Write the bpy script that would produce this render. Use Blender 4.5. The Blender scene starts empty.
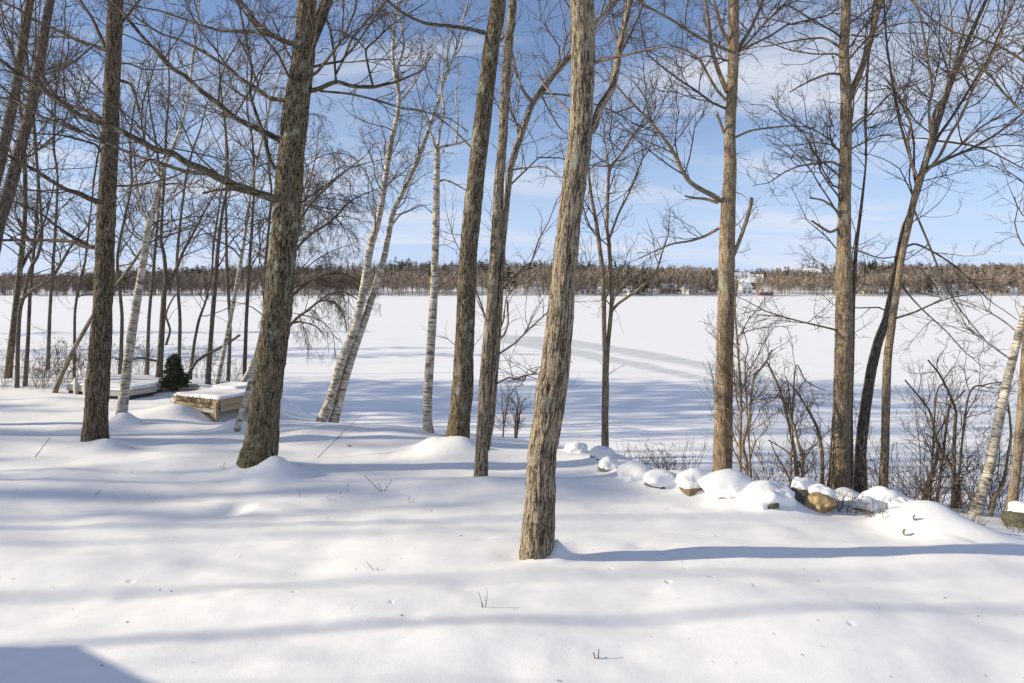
import bpy, math, random
import numpy as np
from mathutils import Vector

S = bpy.context.scene
COL = S.collection
# ------------------------------------------------------------------ camera, sky, sun, exposure
CZ = 5.5            # eye height above the frozen lake
F = 683.0           # focal length in pixels of the 1024 px wide picture
HY = 287.0          # picture row of the horizon
cam = bpy.data.cameras.new('camera')
cam.sensor_width = 36.0
cam.lens = 36.0 * F / 1024
cam.shift_y = -(341.5 - HY) / 1024
cam.clip_start = 0.1
cam.clip_end = 6000
camo = bpy.data.objects.new('camera', cam)
camo.location = (0, 0, CZ)
camo.rotation_euler = (math.radians(90), 0, 0)
COL.objects.link(camo)
S.camera = camo

SUN_EL = math.radians(21.5)
SUN_DIR = Vector((-math.cos(SUN_EL), -math.cos(SUN_EL) * 0.07, math.sin(SUN_EL))).normalized()   # towards the sun
sun = bpy.data.lights.new('sun', 'SUN')
sun.energy = 5.0
sun.angle = math.radians(0.5)
sun.color = (1.0, 0.875, 0.66)
suno = bpy.data.objects.new('sun', sun)
suno.rotation_euler = SUN_DIR.to_track_quat('Z', 'Y').to_euler()
COL.objects.link(suno)

world = bpy.data.worlds.new('World')
S.world = world
world.use_nodes = True
wn, wl = world.node_tree.nodes, world.node_tree.links
wn.clear()
wout = wn.new('ShaderNodeOutputWorld')
wbg = wn.new('ShaderNodeBackground')
wbg.inputs['Strength'].default_value = 0.088
sky = wn.new('ShaderNodeTexSky')
sky.sky_type = 'NISHITA'
sky.sun_disc = False
sky.sun_elevation = SUN_EL
sky.sun_rotation = math.atan2(SUN_DIR.x, SUN_DIR.y)
sky.altitude = 50
sky.air_density = 1.0
sky.dust_density = 0.3
sky.ozone_density = 1.0
# thin wind-drawn cirrus laid out on a high flat layer
tc = wn.new('ShaderNodeTexCoord')
sep = wn.new('ShaderNodeSeparateXYZ')
wl.new(tc.outputs['Generated'], sep.inputs[0])
add = wn.new('ShaderNodeMath'); add.operation = 'ADD'; add.inputs[1].default_value = 0.12
mx0 = wn.new('ShaderNodeMath'); mx0.operation = 'MAXIMUM'; mx0.inputs[1].default_value = 0.0
wl.new(sep.outputs['Z'], mx0.inputs[0]); wl.new(mx0.outputs[0], add.inputs[0])
dx = wn.new('ShaderNodeMath'); dx.operation = 'DIVIDE'
dy = wn.new('ShaderNodeMath'); dy.operation = 'DIVIDE'
wl.new(sep.outputs['X'], dx.inputs[0]); wl.new(add.outputs[0], dx.inputs[1])
wl.new(sep.outputs['Y'], dy.inputs[0]); wl.new(add.outputs[0], dy.inputs[1])
cmb = wn.new('ShaderNodeCombineXYZ')
wl.new(dx.outputs[0], cmb.inputs[0]); wl.new(dy.outputs[0], cmb.inputs[1])
mp = wn.new('ShaderNodeMapping')
mp.inputs['Rotation'].default_value = (0, 0, math.radians(24))
mp.inputs['Scale'].default_value = (0.55, 1.1, 1)
mp.inputs['Location'].default_value = (1.7, 0.4, 0)
wl.new(cmb.outputs[0], mp.inputs[0])
cn = wn.new('ShaderNodeTexNoise')
cn.inputs['Scale'].default_value = 1.1
cn.inputs['Detail'].default_value = 9
cn.inputs['Roughness'].default_value = 0.56
cn.inputs['Distortion'].default_value = 0.7
wl.new(mp.outputs[0], cn.inputs['Vector'])
cr = wn.new('ShaderNodeMapRange')
cr.inputs['From Min'].default_value = 0.47
cr.inputs['From Max'].default_value = 0.70
cr.inputs['To Max'].default_value = 0.80
wl.new(cn.outputs['Fac'], cr.inputs['Value'])
cm = wn.new('ShaderNodeMix'); cm.data_type = 'RGBA'
cm.inputs['B'].default_value = (7.2, 7.4, 8.0, 1)
wl.new(cr.outputs[0], cm.inputs['Factor'])
# the low sky is a pale clear blue
hz = wn.new('ShaderNodeMapRange'); hz.interpolation_type = 'SMOOTHSTEP'
hz.inputs['From Min'].default_value = 0.0; hz.inputs['From Max'].default_value = 0.30
hz.inputs['To Min'].default_value = 0.8; hz.inputs['To Max'].default_value = 0.12
wl.new(sep.outputs['Z'], hz.inputs['Value'])
hm = wn.new('ShaderNodeMix'); hm.data_type = 'RGBA'
hm.inputs['B'].default_value = (6.3, 6.9, 7.7, 1)
wl.new(hz.outputs[0], hm.inputs['Factor']); wl.new(sky.outputs[0], hm.inputs['A'])
vt = wn.new('ShaderNodeMix'); vt.data_type = 'RGBA'; vt.blend_type = 'MULTIPLY'; vt.inputs['Factor'].default_value = 1.0
vt.inputs['B'].default_value = (0.83, 0.94, 1.20, 1)
wl.new(hm.outputs['Result'], vt.inputs['A'])
wl.new(vt.outputs['Result'], cm.inputs['A'])
wl.new(cm.outputs['Result'], wbg.inputs['Color'])
wl.new(wbg.outputs[0], wout.inputs[0])

S.view_settings.view_transform = 'Standard'
S.view_settings.look = 'None'
S.view_settings.exposure = 0.38
S.view_settings.gamma = 1.0
S.render.engine = 'CYCLES'
S.cycles.max_bounces = 6
S.cycles.use_denoising = True

# ------------------------------------------------------------------ numpy helpers
RNG = np.random.default_rng(7)

def _hash(ix, iy, iz, seed):
    h = (ix.astype(np.int64) * 374761393 + iy.astype(np.int64) * 668265263 + iz.astype(np.int64) * 2147483647 + seed * 1274126177) & 0xFFFFFFFF
    h = ((h ^ (h >> 13)) * 1274126177) & 0xFFFFFFFF
    return ((h ^ (h >> 16)) & 0xFFFF) / 65535.0

def vnoise(p, seed=0):
    """value noise in [-1, 1] at points p (N,3)"""
    p = np.asarray(p, float)
    i = np.floor(p); f = p - i
    f = f * f * f * (f * (f * 6 - 15) + 10)
    i = i.astype(np.int64)
    r = 0
    for a in (0, 1):
        for b in (0, 1):
            for c in (0, 1):
                w = (f[..., 0] if a else 1 - f[..., 0]) * (f[..., 1] if b else 1 - f[..., 1]) * (f[..., 2] if c else 1 - f[..., 2])
                r = r + w * _hash(i[..., 0] + a, i[..., 1] + b, i[..., 2] + c, seed)
    return r * 2 - 1

def fbm(p, octaves=4, seed=0, gain=0.5):
    r, a, q = 0, 1.0, np.asarray(p, float)
    for k in range(octaves):
        r = r + a * vnoise(q, seed + k * 17)
        q = q * 2.03 + 5.1
        a *= gain
    return r

def new_mesh(name, V, Fq=None, Ft=None, attrs=None, colors=None):
    me = bpy.data.meshes.new(name)
    V = np.ascontiguousarray(V, np.float32)
    nq = 0 if Fq is None else len(Fq)
    nt = 0 if Ft is None else len(Ft)
    me.vertices.add(len(V)); me.vertices.foreach_set('co', V.ravel())
    li = []
    if nq: li.append(np.asarray(Fq, np.int32).ravel())
    if nt: li.append(np.asarray(Ft, np.int32).ravel())
    li = np.concatenate(li)
    me.loops.add(len(li)); me.loops.foreach_set('vertex_index', li)
    st = np.concatenate([np.arange(nq, dtype=np.int32) * 4, nq * 4 + np.arange(nt, dtype=np.int32) * 3])
    me.polygons.add(nq + nt); me.polygons.foreach_set('loop_start', st)
    me.update(calc_edges=True)
    if attrs:
        for k, v in attrs.items():
            v = np.ascontiguousarray(v, np.float32)
            if v.ndim == 2:
                a = me.attributes.new(k, 'FLOAT_VECTOR', 'POINT'); a.data.foreach_set('vector', v.ravel())
            else:
                a = me.attributes.new(k, 'FLOAT', 'POINT'); a.data.foreach_set('value', v)
    me.validate()
    return me

def link(name, me, mat=None, parent=None, smooth=True):
    o = bpy.data.objects.new(name, me)
    if mat is not None: me.materials.append(mat)
    if not smooth: me.shade_flat()
    COL.objects.link(o)
    if parent is not None: o.parent = parent
    return o

def tag(o, label=None, cat=None, group=None, kind=None):
    if label: o['label'] = label
    if cat: o['category'] = cat
    if group: o['group'] = group
    if kind: o['kind'] = kind
    return o

def empty(name, loc):
    o = bpy.data.objects.new(name, None)
    o.location = loc
    o.empty_display_size = 0.2
    COL.objects.link(o)
    return o

class MB:
    """collects boxes and the like (world coordinates) into one mesh"""
    def __init__(s): s.v, s.q, s.t = [], [], []
    def box(s, c, size, rz=0.0, rot=None):
        h = np.array(size) / 2
        p = np.array([[x, y, z] for z in (-1, 1) for y in (-1, 1) for x in (-1, 1)]) * h
        if rot is not None: p = p @ np.array(rot).T
        cz, sz = math.cos(rz), math.sin(rz)
        p = np.stack([p[:, 0] * cz - p[:, 1] * sz, p[:, 0] * sz + p[:, 1] * cz, p[:, 2]], 1) + np.array(c)
        b = sum(len(x) for x in s.v)
        s.v.append(p)
        s.q += [[b + i for i in f] for f in ((0, 2, 3, 1), (4, 5, 7, 6), (0, 1, 5, 4), (2, 6, 7, 3), (0, 4, 6, 2), (1, 3, 7, 5))]
    def poly(s, pts, quads=(), tris=()):
        b = sum(len(x) for x in s.v)
        s.v.append(np.array(pts, float))
        s.q += [[b + i for i in f] for f in quads]
        s.t += [[b + i for i in f] for f in tris]
    def build(s, name, mat, parent=None, origin=(0, 0, 0), bevel=0):
        me = new_mesh(name, np.concatenate(s.v) - np.array(origin), s.q or None, s.t or None)
        o = link(name, me, mat, parent, smooth=False)
        if bevel:
            m = o.modifiers.new('bevel', 'BEVEL'); m.width = bevel; m.segments = 2
        return o

# ------------------------------------------------------------------ materials
def mat_new(name):
    m = bpy.data.materials.new(name); m.use_nodes = True
    nt = m.node_tree
    b = nt.nodes['Principled BSDF']
    return m, nt.nodes, nt.links, b

def ramp(n, pts):
    r = n.new('ShaderNodeValToRGB')
    e = r.color_ramp.elements
    while len(e) < len(pts): e.new(0.5)
    for el, (p, c) in zip(e, pts):
        el.position = p
        el.color = (c[0], c[1], c[2], 1) if hasattr(c, '__len__') else (c, c, c, 1)
    return r

def noise(n, l, vec, scale, detail=4, rough=0.55, dist=0.0, mapping=None):
    t = n.new('ShaderNodeTexNoise')
    t.inputs['Scale'].default_value = scale
    t.inputs['Detail'].default_value = detail
    t.inputs['Roughness'].default_value = rough
    t.inputs['Distortion'].default_value = dist
    if mapping:
        m = n.new('ShaderNodeMapping'); m.inputs['Scale'].default_value = mapping
        l.new(vec, m.inputs[0]); vec = m.outputs[0]
    l.new(vec, t.inputs['Vector'])
    return t.outputs['Fac']

def mixc(n, l, fac, a, b):
    m = n.new('ShaderNodeMix'); m.data_type = 'RGBA'
    for key, val in (('Factor', fac), ('A', a), ('B', b)):
        if isinstance(val, (int, float)): m.inputs[key].default_value = val
        elif isinstance(val, tuple): m.inputs[key].default_value = (*val, 1)
        else: l.new(val, m.inputs[key])
    return m.outputs['Result']

def bark_mat(name, dark, light, lichen=(0.30, 0.31, 0.25), lich_lo=0.60, furrow=26, moss=None, vstretch=0.16):
    m, n, l, b = mat_new(name)
    at = n.new('ShaderNodeAttribute'); at.attribute_name = 'bark'
    v = at.outputs['Vector']
    f1 = noise(n, l, v, furrow * 1.5, 6, 0.66, 0.25, (1, 1, vstretch * 1.25))
    f2 = noise(n, l, v, furrow * 3.1, 4, 0.6, 0, (1, 1, 0.45))
    f3 = noise(n, l, v, furrow * 4.2, 5, 0.7, 0.4, (1, 1, vstretch * 0.8))
    av = n.new('ShaderNodeMix'); av.inputs['Factor'].default_value = 0.48; l.new(f1, av.inputs['A']); l.new(f3, av.inputs['B']); f1 = av.outputs['Result']
    mm = n.new('ShaderNodeMath'); mm.operation = 'MULTIPLY_ADD'; mm.inputs[1].default_value = 0.35
    l.new(f2, mm.inputs[0]); l.new(f1, mm.inputs[2])
    r = ramp(n, [(0.618, dark), (0.68, tuple(0.5 * x + 0.5 * y for x, y in zip(dark, light))), (0.765, light)])
    l.new(mm.outputs[0], r.inputs[0])
    pn = noise(n, l, v, 5.5, 5, 0.66, 0.5, (1, 1, 0.6))
    pr = ramp(n, [(lich_lo, 0.0), (lich_lo + 0.06, 0.75)])
    l.new(pn, pr.inputs[0])
    c = mixc(n, l, pr.outputs[0], r.outputs[0], lichen)
    if moss:
        sp = n.new('ShaderNodeSeparateXYZ'); l.new(v, sp.inputs[0])
        mr = n.new('ShaderNodeMapRange'); mr.inputs['From Min'].default_value = 1.3; mr.inputs['From Max'].default_value = 0.3
        l.new(sp.outputs['Z'], mr.inputs['Value'])
        mo = noise(n, l, v, 14, 4)
        mor = ramp(n, [(0.44, 0.0), (0.6, 0.8)]); l.new(mo, mor.inputs[0])
        mu = n.new('ShaderNodeMath'); mu.operation = 'MULTIPLY'; l.new(mr.outputs[0], mu.inputs[0]); l.new(mor.outputs[0], mu.inputs[1])
        c = mixc(n, l, mu.outputs[0], c, moss)
    l.new(c, b.inputs['Base Color'])
    b.inputs['Roughness'].default_value = 0.9
    b.inputs['Specular IOR Level'].default_value = 0.2
    bp = n.new('ShaderNodeBump'); bp.inputs['Strength'].default_value = 1.0; bp.inputs['Distance'].default_value = 0.03
    l.new(mm.outputs[0], bp.inputs['Height']); l.new(bp.outputs[0], b.inputs['Normal'])
    return m

def birch_mat(name, white=(0.66, 0.59, 0.48)):
    m, n, l, b = mat_new(name)
    at = n.new('ShaderNodeAttribute'); at.attribute_name = 'bark'
    v = at.outputs['Vector']
    a = noise(n, l, v, 9, 4, 0.6, 0.2, (0.6, 0.6, 5.0))
    ar = ramp(n, [(0.40, 1.0), (0.48, 0.0)]); l.new(a, ar.inputs[0])
    s = noise(n, l, v, 5, 5, 0.6, 0.5, (1.0, 1.0, 1.6))
    sr = ramp(n, [(0.56, 0.0), (0.64, 0.85)]); l.new(s, sr.inputs[0])
    mx = n.new('ShaderNodeMath'); mx.operation = 'MAXIMUM'; l.new(ar.outputs[0], mx.inputs[0]); l.new(sr.outputs[0], mx.inputs[1])
    t = noise(n, l, v, 7, 4, 0.6, 0, (1, 1, 2))
    tr = ramp(n, [(0.35, tuple(x * 0.5 for x in white)), (0.65, white)]); l.new(t, tr.inputs[0])
    c = mixc(n, l, mx.outputs[0], tr.outputs[0], (0.075, 0.062, 0.05))
    l.new(c, b.inputs['Base Color'])
    b.inputs['Roughness'].default_value = 0.7
    bp = n.new('ShaderNodeBump'); bp.inputs['Strength'].default_value = 0.4; bp.inputs['Distance'].default_value = 0.01; bp.invert = True
    l.new(mx.outputs[0], bp.inputs['Height']); l.new(bp.outputs[0], b.inputs['Normal'])
    return m

def plain_mat(name, col, rough=0.8, var=0.3, scale=8, coord='Object', stretch=None):
    m, n, l, b = mat_new(name)
    t = n.new('ShaderNodeTexCoord')
    f = noise(n, l, t.outputs[coord], scale, 5, 0.6, 0, stretch)
    r = ramp(n, [(0.3, tuple(max(0, c * (1 - var)) for c in col)), (0.7, tuple(min(1, c * (1 + var)) for c in col))])
    l.new(f, r.inputs[0]); l.new(r.outputs[0], b.inputs['Base Color'])
    b.inputs['Roughness'].default_value = rough
    bp = n.new('ShaderNodeBump'); bp.inputs['Strength'].default_value = 0.4; bp.inputs['Distance'].default_value = 0.01
    l.new(f, bp.inputs['Height']); l.new(bp.outputs[0], b.inputs['Normal'])
    return m

def snow_mat(name, base=(0.90, 0.895, 0.89), drift=True, ice=False):
    m, n, l, b = mat_new(name)
    t = n.new('ShaderNodeTexCoord'); v = t.outputs['Object']
    n1 = noise(n, l, v, 1.3, 2, 0.45, 0.0, (0.5, 1.5, 1) if not ice else (0.25, 0.5, 1))
    n2 = noise(n, l, v, 9, 3, 0.5)
    n3 = noise(n, l, v, 70, 4, 0.65)
    b1 = n.new('ShaderNodeBump'); b1.inputs['Strength'].default_value = 0.35; b1.inputs['Distance'].default_value = 0.10 if not ice else 0.12
    b2 = n.new('ShaderNodeBump'); b2.inputs['Strength'].default_value = 0.10; b2.inputs['Distance'].default_value = 0.02
    b3 = n.new('ShaderNodeBump'); b3.inputs['Strength'].default_value = 0.3; b3.inputs['Distance'].default_value = 0.006
    l.new(n1, b1.inputs['Height']); l.new(n2, b2.inputs['Height']); l.new(n3, b3.inputs['Height'])
    vo = n.new('ShaderNodeTexVoronoi'); vo.inputs['Scale'].default_value = 2.1; vo.inputs['Randomness'].default_value = 1.0   # drip pits
    wv = n.new('ShaderNodeVectorMath'); wv.operation = 'MULTIPLY_ADD'; wv.inputs[1].default_value = (.09, .09, .09)
    nv = n.new('ShaderNodeTexNoise'); nv.inputs['Scale'].default_value = 9; l.new(v, nv.inputs['Vector'])
    l.new(nv.outputs['Color'], wv.inputs[0]); l.new(v, wv.inputs[2]); l.new(wv.outputs[0], vo.inputs['Vector'])
    pm = n.new('ShaderNodeMapRange'); pm.interpolation_type = 'SMOOTHSTEP'; pm.inputs['From Min'].default_value = 0.015; pm.inputs['From Max'].default_value = 0.085
    l.new(vo.outputs['Distance'], pm.inputs['Value'])
    b4 = n.new('ShaderNodeBump'); b4.inputs['Strength'].default_value = 0.0 if ice else 0.5; b4.inputs['Distance'].default_value = 0.014
    l.new(pm.outputs[0], b4.inputs['Height']); l.new(b1.outputs[0], b4.inputs['Normal']); b1 = b4
    l.new(b1.outputs[0], b2.inputs['Normal']); l.new(b2.outputs[0], b3.inputs['Normal']); l.new(b3.outputs[0], b.inputs['Normal'])
    r = ramp(n, [(0.3, tuple(c * 0.95 for c in base)), (0.7, base)]); l.new(n2, r.inputs[0])
    c = r.outputs[0]
    b.inputs['Roughness'].default_value = 0.6
    b.inputs['Specular IOR Level'].default_value = 0.25
    if ice:
        at = n.new('ShaderNodeAttribute'); at.attribute_name = 'ice'
        e = noise(n, l, v, 0.9, 6, 0.65, 0, (0.6, 1.4, 1))
        ad = n.new('ShaderNodeMath'); ad.operation = 'ADD'; l.new(at.outputs['Fac'], ad.inputs[0]); l.new(e, ad.inputs[1])
        er = ramp(n, [(0.0, 0.0), (1.0, 1.0)])
        mr = n.new('ShaderNodeMapRange'); mr.inputs['From Min'].default_value = 0.95; mr.inputs['From Max'].default_value = 1.4
        l.new(ad.outputs[0], mr.inputs['Value'])
        c = mixc(n, l, mr.outputs[0], c, (0.57, 0.59, 0.59))
    l.new(c, b.inputs['Base Color'])
    return m

M = {}
M['snow'] = snow_mat('snow')
M['lake'] = snow_mat('lake_snow', ice=True)
M['oak'] = bark_mat('furrowed_brown_bark', (0.022, 0.017, 0.012), (0.245, 0.19, 0.13), lich_lo=0.63)
M['oak_moss'] = bark_mat('mossy_furrowed_bark', (0.020, 0.017, 0.011), (0.255, 0.21, 0.14), lich_lo=0.57, moss=(0.15, 0.13, 0.05))
M['ash'] = bark_mat('pale_grey_brown_bark', (0.050, 0.040, 0.028), (0.40, 0.33, 0.24), lich_lo=0.60, furrow=22, vstretch=0.10)
M['maple'] = bark_mat('smooth_tan_bark', (0.125, 0.092, 0.062), (0.43, 0.335, 0.225), lich_lo=0.57, furrow=24, vstretch=0.14)
M['dark'] = bark_mat('dark_grey_bark', (0.042, 0.035, 0.029), (0.26, 0.215, 0.17), lich_lo=0.66)
M['birch'] = birch_mat('white_birch_bark')
M['twig'] = bark_mat('twig_bark', (0.060, 0.046, 0.036), (0.24, 0.19, 0.145), lich_lo=0.9)
M['twig_tan'] = bark_mat('tan_twig_bark', (0.09, 0.066, 0.048), (0.34, 0.25, 0.17), lich_lo=0.9)
M['leaf'] = plain_mat('dry_leaf', (0.17, 0.105, 0.06), 0.8, 0.4, 30)
M['needle'] = plain_mat('evergreen_needles', (0.045, 0.062, 0.024), 0.8, 0.45, 6)

# ------------------------------------------------------------------ terrain
CX = np.array([-200, -125, -86, -58, -39, -27, -14, -9.5, -7.4, -6.4, -5.4, -4.3, -2.5, -1, 0.4, 1.5, 2.4, 3.1, 4.1, 5.9, 8, 14, 25, 60, 200], float)
CD = np.array([170, 130, 90, 58, 37, 26, 23, 21.5, 18.5, 16.6, 15.2, 14.5, 14.0, 13.3, 12.6, 11.6, 10.2, 9.4, 8.9, 8.0, 7.3, 6.2, 5, 3, 0], float)
_ss = np.linspace(-8, 16, 241)
_pz = np.interp(_ss, [-8, -2, -0.8, 0.2, 1.2, 2, 3, 4, 5.5, 7, 9, 12, 16], [2.78, 2.77, 2.72, 2.58, 2.36, 2.2, 2.02, 1.8, 1.2, 0.55, 0.05, -0.6, -1.5])
_k = np.exp(-np.linspace(-2, 2, 15) ** 2); _k /= _k.sum()
_pz = np.convolve(np.pad(_pz, 7, mode='edge'), _k, 'valid')
_cxs = np.linspace(-200, 200, 4001); _cds = np.interp(_cxs, CX, CD)
_k2 = np.exp(-np.linspace(-2, 2, 9) ** 2); _k2 /= _k2.sum()
_cds = np.convolve(np.pad(_cds, 4, mode='edge'), _k2, 'valid')
BUMPS = []          # (x, y, rx, ry, height): snow heaped round trunks, dents, mounds

USE_BUMPS = True

def g(x, y):
    x = np.asarray(x, float); y = np.asarray(y, float)
    s = y - np.interp(x, _cxs, _cds)
    z = np.interp(s, _ss, _pz)
    P = np.stack([x, y, np.zeros_like(x)], -1)
    fade = np.clip((z + 0.3) / 1.5, 0, 1)
    z = z + fade * (0.055 * vnoise(P * np.array([0.42, 0.75, 1]), 3) + 0.030 * vnoise(P * np.array([0.9, 1.7, 1]) + 9, 4) + 0.010 * vnoise(P * np.array([2.6, 4.2, 1]), 5)
                    + 0.004 * vnoise(P * np.array([7, 9, 1]), 6))
    # foreground lifts very slightly towards the deck on the left
    z = z + 0.06 * np.exp(-((y - 5) / 3.0) ** 2) * np.clip(-x / 6, -0.5, 1)
    near = (np.abs(x) < 30) & (y < 32)
    if USE_BUMPS and near.any() and BUMPS:
        xn, yn = x[near], y[near]
        dz = np.zeros_like(xn)
        for bx_, by_, rx, ry, h in BUMPS:
            q = ((xn - bx_) / rx) ** 2 + ((yn - by_) / ry) ** 2
            ok = q < 9
            dz[ok] += h * np.exp(-q[ok])
        z = z.copy(); z[near] += dz
    return z

def g0(x, y): return float(g(np.array([x]), np.array([y]))[0])

def at(px, py, d):
    return np.array([(px - 512) / F * d, d, CZ - (py - HY) / F * d])

def hit(px, py, dmax=40):
    """where the sight line through a picture point first meets the ground"""
    d = np.arange(3.5, dmax, 0.02)
    z = CZ - (py - HY) / F * d
    k = np.nonzero(z <= g((px - 512) / F * d, d))[0]
    return float(d[k[0]]) if len(k) else None

# ------------------------------------------------------------------ branch generator (all vectorised)
def smooth_curve(pts, n):
    """Catmull-Rom resample of a polyline (M,D) to n rows"""
    pts = np.asarray(pts, float)
    if len(pts) == 2: pts = np.stack([pts[0], (pts[0] + pts[1]) / 2, pts[1]])
    seg = np.linalg.norm(np.diff(pts[:, :3], axis=0), axis=1)
    c = np.concatenate([[0], np.cumsum(seg)])
    t = np.linspace(0, c[-1], n)
    i = np.clip(np.searchsorted(c, t, 'right') - 1, 0, len(pts) - 2)
    u = ((t - c[i]) / np.maximum(seg[i], 1e-6))[:, None]
    p0 = pts[np.maximum(i - 1, 0)]; p1 = pts[i]; p2 = pts[i + 1]; p3 = pts[np.minimum(i + 2, len(pts) - 1)]
    m1 = (p2 - p0) / 2; m2 = (p3 - p1) / 2
    first = (i == 0)[:, None]; m1 = np.where(first, p2 - p1, m1)
    last = (i == len(pts) - 2)[:, None]; m2 = np.where(last, p2 - p1, m2)
    return (2 * u**3 - 3 * u**2 + 1) * p1 + (u**3 - 2 * u**2 + u) * m1 * 0.8 + (-2 * u**3 + 3 * u**2) * p2 + (u**3 - u**2) * m2 * 0.8

def tubes(P, R, sides, off=0.0):
    """P (B,K,3), R (B,K) -> verts, quads, bark coordinates"""
    B, K, _ = P.shape
    T = np.gradient(P, axis=1)
    T /= np.linalg.norm(T, axis=2, keepdims=True) + 1e-9
    mT = T.mean(1)
    ref = np.zeros((B, 3)); ref[np.arange(B), np.argmin(np.abs(mT), 1)] = 1
    N1 = np.cross(T, ref[:, None, :]); N1 /= np.linalg.norm(N1, axis=2, keepdims=True) + 1e-9
    N2 = np.cross(T, N1)
    a = np.linspace(0, 2 * np.pi, sides, endpoint=False)
    ca, sa = np.cos(a), np.sin(a)
    ring = N1[:, :, None, :] * ca[None, None, :, None] + N2[:, :, None, :] * sa[None, None, :, None]
    V = P[:, :, None, :] + ring * R[:, :, None, None]
    seg = np.linalg.norm(np.diff(P, axis=1), axis=2)
    L = np.concatenate([np.zeros((B, 1)), np.cumsum(seg, 1)], 1)
    bk = np.stack([R[:, :, None] * ca[None, None, :] + (np.arange(B) * 0.37 % 7)[:, None, None] + off, R[:, :, None] * sa[None, None, :] + 0 * L[:, :, None], np.repeat(L[:, :, None], sides, 2)], -1)
    idx = np.arange(B * K * sides).reshape(B, K, sides)
    nx = np.roll(idx, -1, axis=2)
    Q = np.stack([idx[:, :-1], nx[:, :-1], nx[:, 1:], idx[:, 1:]], -1).reshape(-1, 4)
    return V.reshape(-1, 3), Q, bk.reshape(-1, 3)

class Geo:
    def __init__(s): s.V, s.Q, s.A, s.n = [], [], [], 0
    def add(s, V, Q, A):
        s.V.append(V); s.Q.append(Q + s.n); s.A.append(A); s.n += len(V)
    def mesh(s, name, origin):
        return new_mesh(name, np.concatenate(s.V) - np.asarray(origin), np.concatenate(s.Q), attrs={'bark': np.concatenate(s.A)})

def unit(v): return v / (np.linalg.norm(v, axis=-1, keepdims=True) + 1e-9)

def grow(P, R, rng, per_m, trange, lf, lmin, lmax, ang, up, K, wander, ratio=0.6, rmax=1, rmin=0.003, droop=0.0, tip=0.3):
    """children of every parent curve: P (B,K0,3), R (B,K0)"""
    B, K0, _ = P.shape
    L = np.linalg.norm(np.diff(P, axis=1), axis=2).sum(1)
    t0, t1 = trange
    n = rng.poisson(np.maximum(per_m * L * (t1 - t0), 0.05))
    idx = np.repeat(np.arange(B), n)
    if len(idx) == 0: return np.zeros((0, K, 3)), np.zeros((0, K))
    m = len(idx)
    t = t0 + (t1 - t0) * rng.random(m) ** 0.85
    f = t * (K0 - 1); i = np.minimum(f.astype(int), K0 - 2); u = (f - i)[:, None]
    p = P[idx, i] * (1 - u) + P[idx, i + 1] * u
    r = R[idx, i] * (1 - u[:, 0]) + R[idx, i + 1] * u[:, 0]
    T = unit(P[idx, i + 1] - P[idx, i])
    rn = rng.normal(size=(m, 3)); rn[:, 2] *= 0.6
    N = unit(rn - (rn * T).sum(1, keepdims=True) * T)
    a = rng.uniform(ang[0], ang[1], m)[:, None]
    D = unit(np.cos(a) * T + np.sin(a) * N + np.array([0, 0, up * 0.6]))
    ln = np.clip(lf * L[idx] * (1.15 - 0.75 * t) * rng.uniform(0.5, 1.3, m), lmin, lmax)
    r0 = np.clip(np.minimum(r * ratio, 0.0032 + ln * 0.0068), rmin, rmax)
    C = np.zeros((m, K, 3)); C[:, 0] = p
    st = (ln / (K - 1))[:, None]
    for k in range(1, K):
        D = unit(D + rng.normal(size=(m, 3)) * wander + np.array([0, 0, up * 0.22 - droop * k / K]))
        C[:, k] = C[:, k - 1] + D * st
    Rr = r0[:, None] * (1 - (1 - tip) * np.linspace(0, 1, K)[None, :])
    return C, np.maximum(Rr, rmin * 0.7)

def cat(*prs):
    return np.concatenate([a for a, _ in prs]), np.concatenate([b for _, b in prs])

def trunk_tube(pts, radii, rng, sides, step, rough, base_flare=0.3):
    """a single stout stem with furrowed, lumpy bark in real relief"""
    L = np.linalg.norm(np.diff(pts, axis=0), axis=1).sum()
    n = max(8, int(L / step))
    Q = smooth_curve(np.concatenate([pts, radii[:, None]], 1), n)
    P, R = Q[:, :3], np.maximum(Q[:, 3], 0.006)
    h = np.linspace(0, L, n)
    R = R * (1 + base_flare * np.exp(-np.maximum(h - 0.3, 0) / 0.18))
    V, F4, A = tubes(P[None], R[None], sides, off=rng.random() * 50)
    if rough > 0:
        q = A.copy()
        lump = fbm(q * np.array([5, 5, 1.6]), 2, 11)
        fur = 1 - np.abs(vnoise(q * np.array([32, 32, 6.5]), 21)) * 2
        fur2 = 1 - np.abs(vnoise(q * np.array([55, 55, 9]), 22)) * 2
        C = np.repeat(P, sides, 0)
        rr = np.repeat(R, sides)
        d = rough * rr * (0.07 * lump) + rough * np.minimum(rr, 0.2) * (0.045 * fur + 0.04 * fur2)
        V = V + unit(V - C) * d[:, None]
    return P, R, (V, F4, A)

def curve_set(curves, K):
    Ps, Rs = [], []
    for P, R in curves:
        q = smooth_curve(np.concatenate([P, R[:, None]], 1), K)
        Ps.append(q[:, :3]); Rs.append(q[:, 3])
    return np.array(Ps), np.array(Rs)

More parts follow.
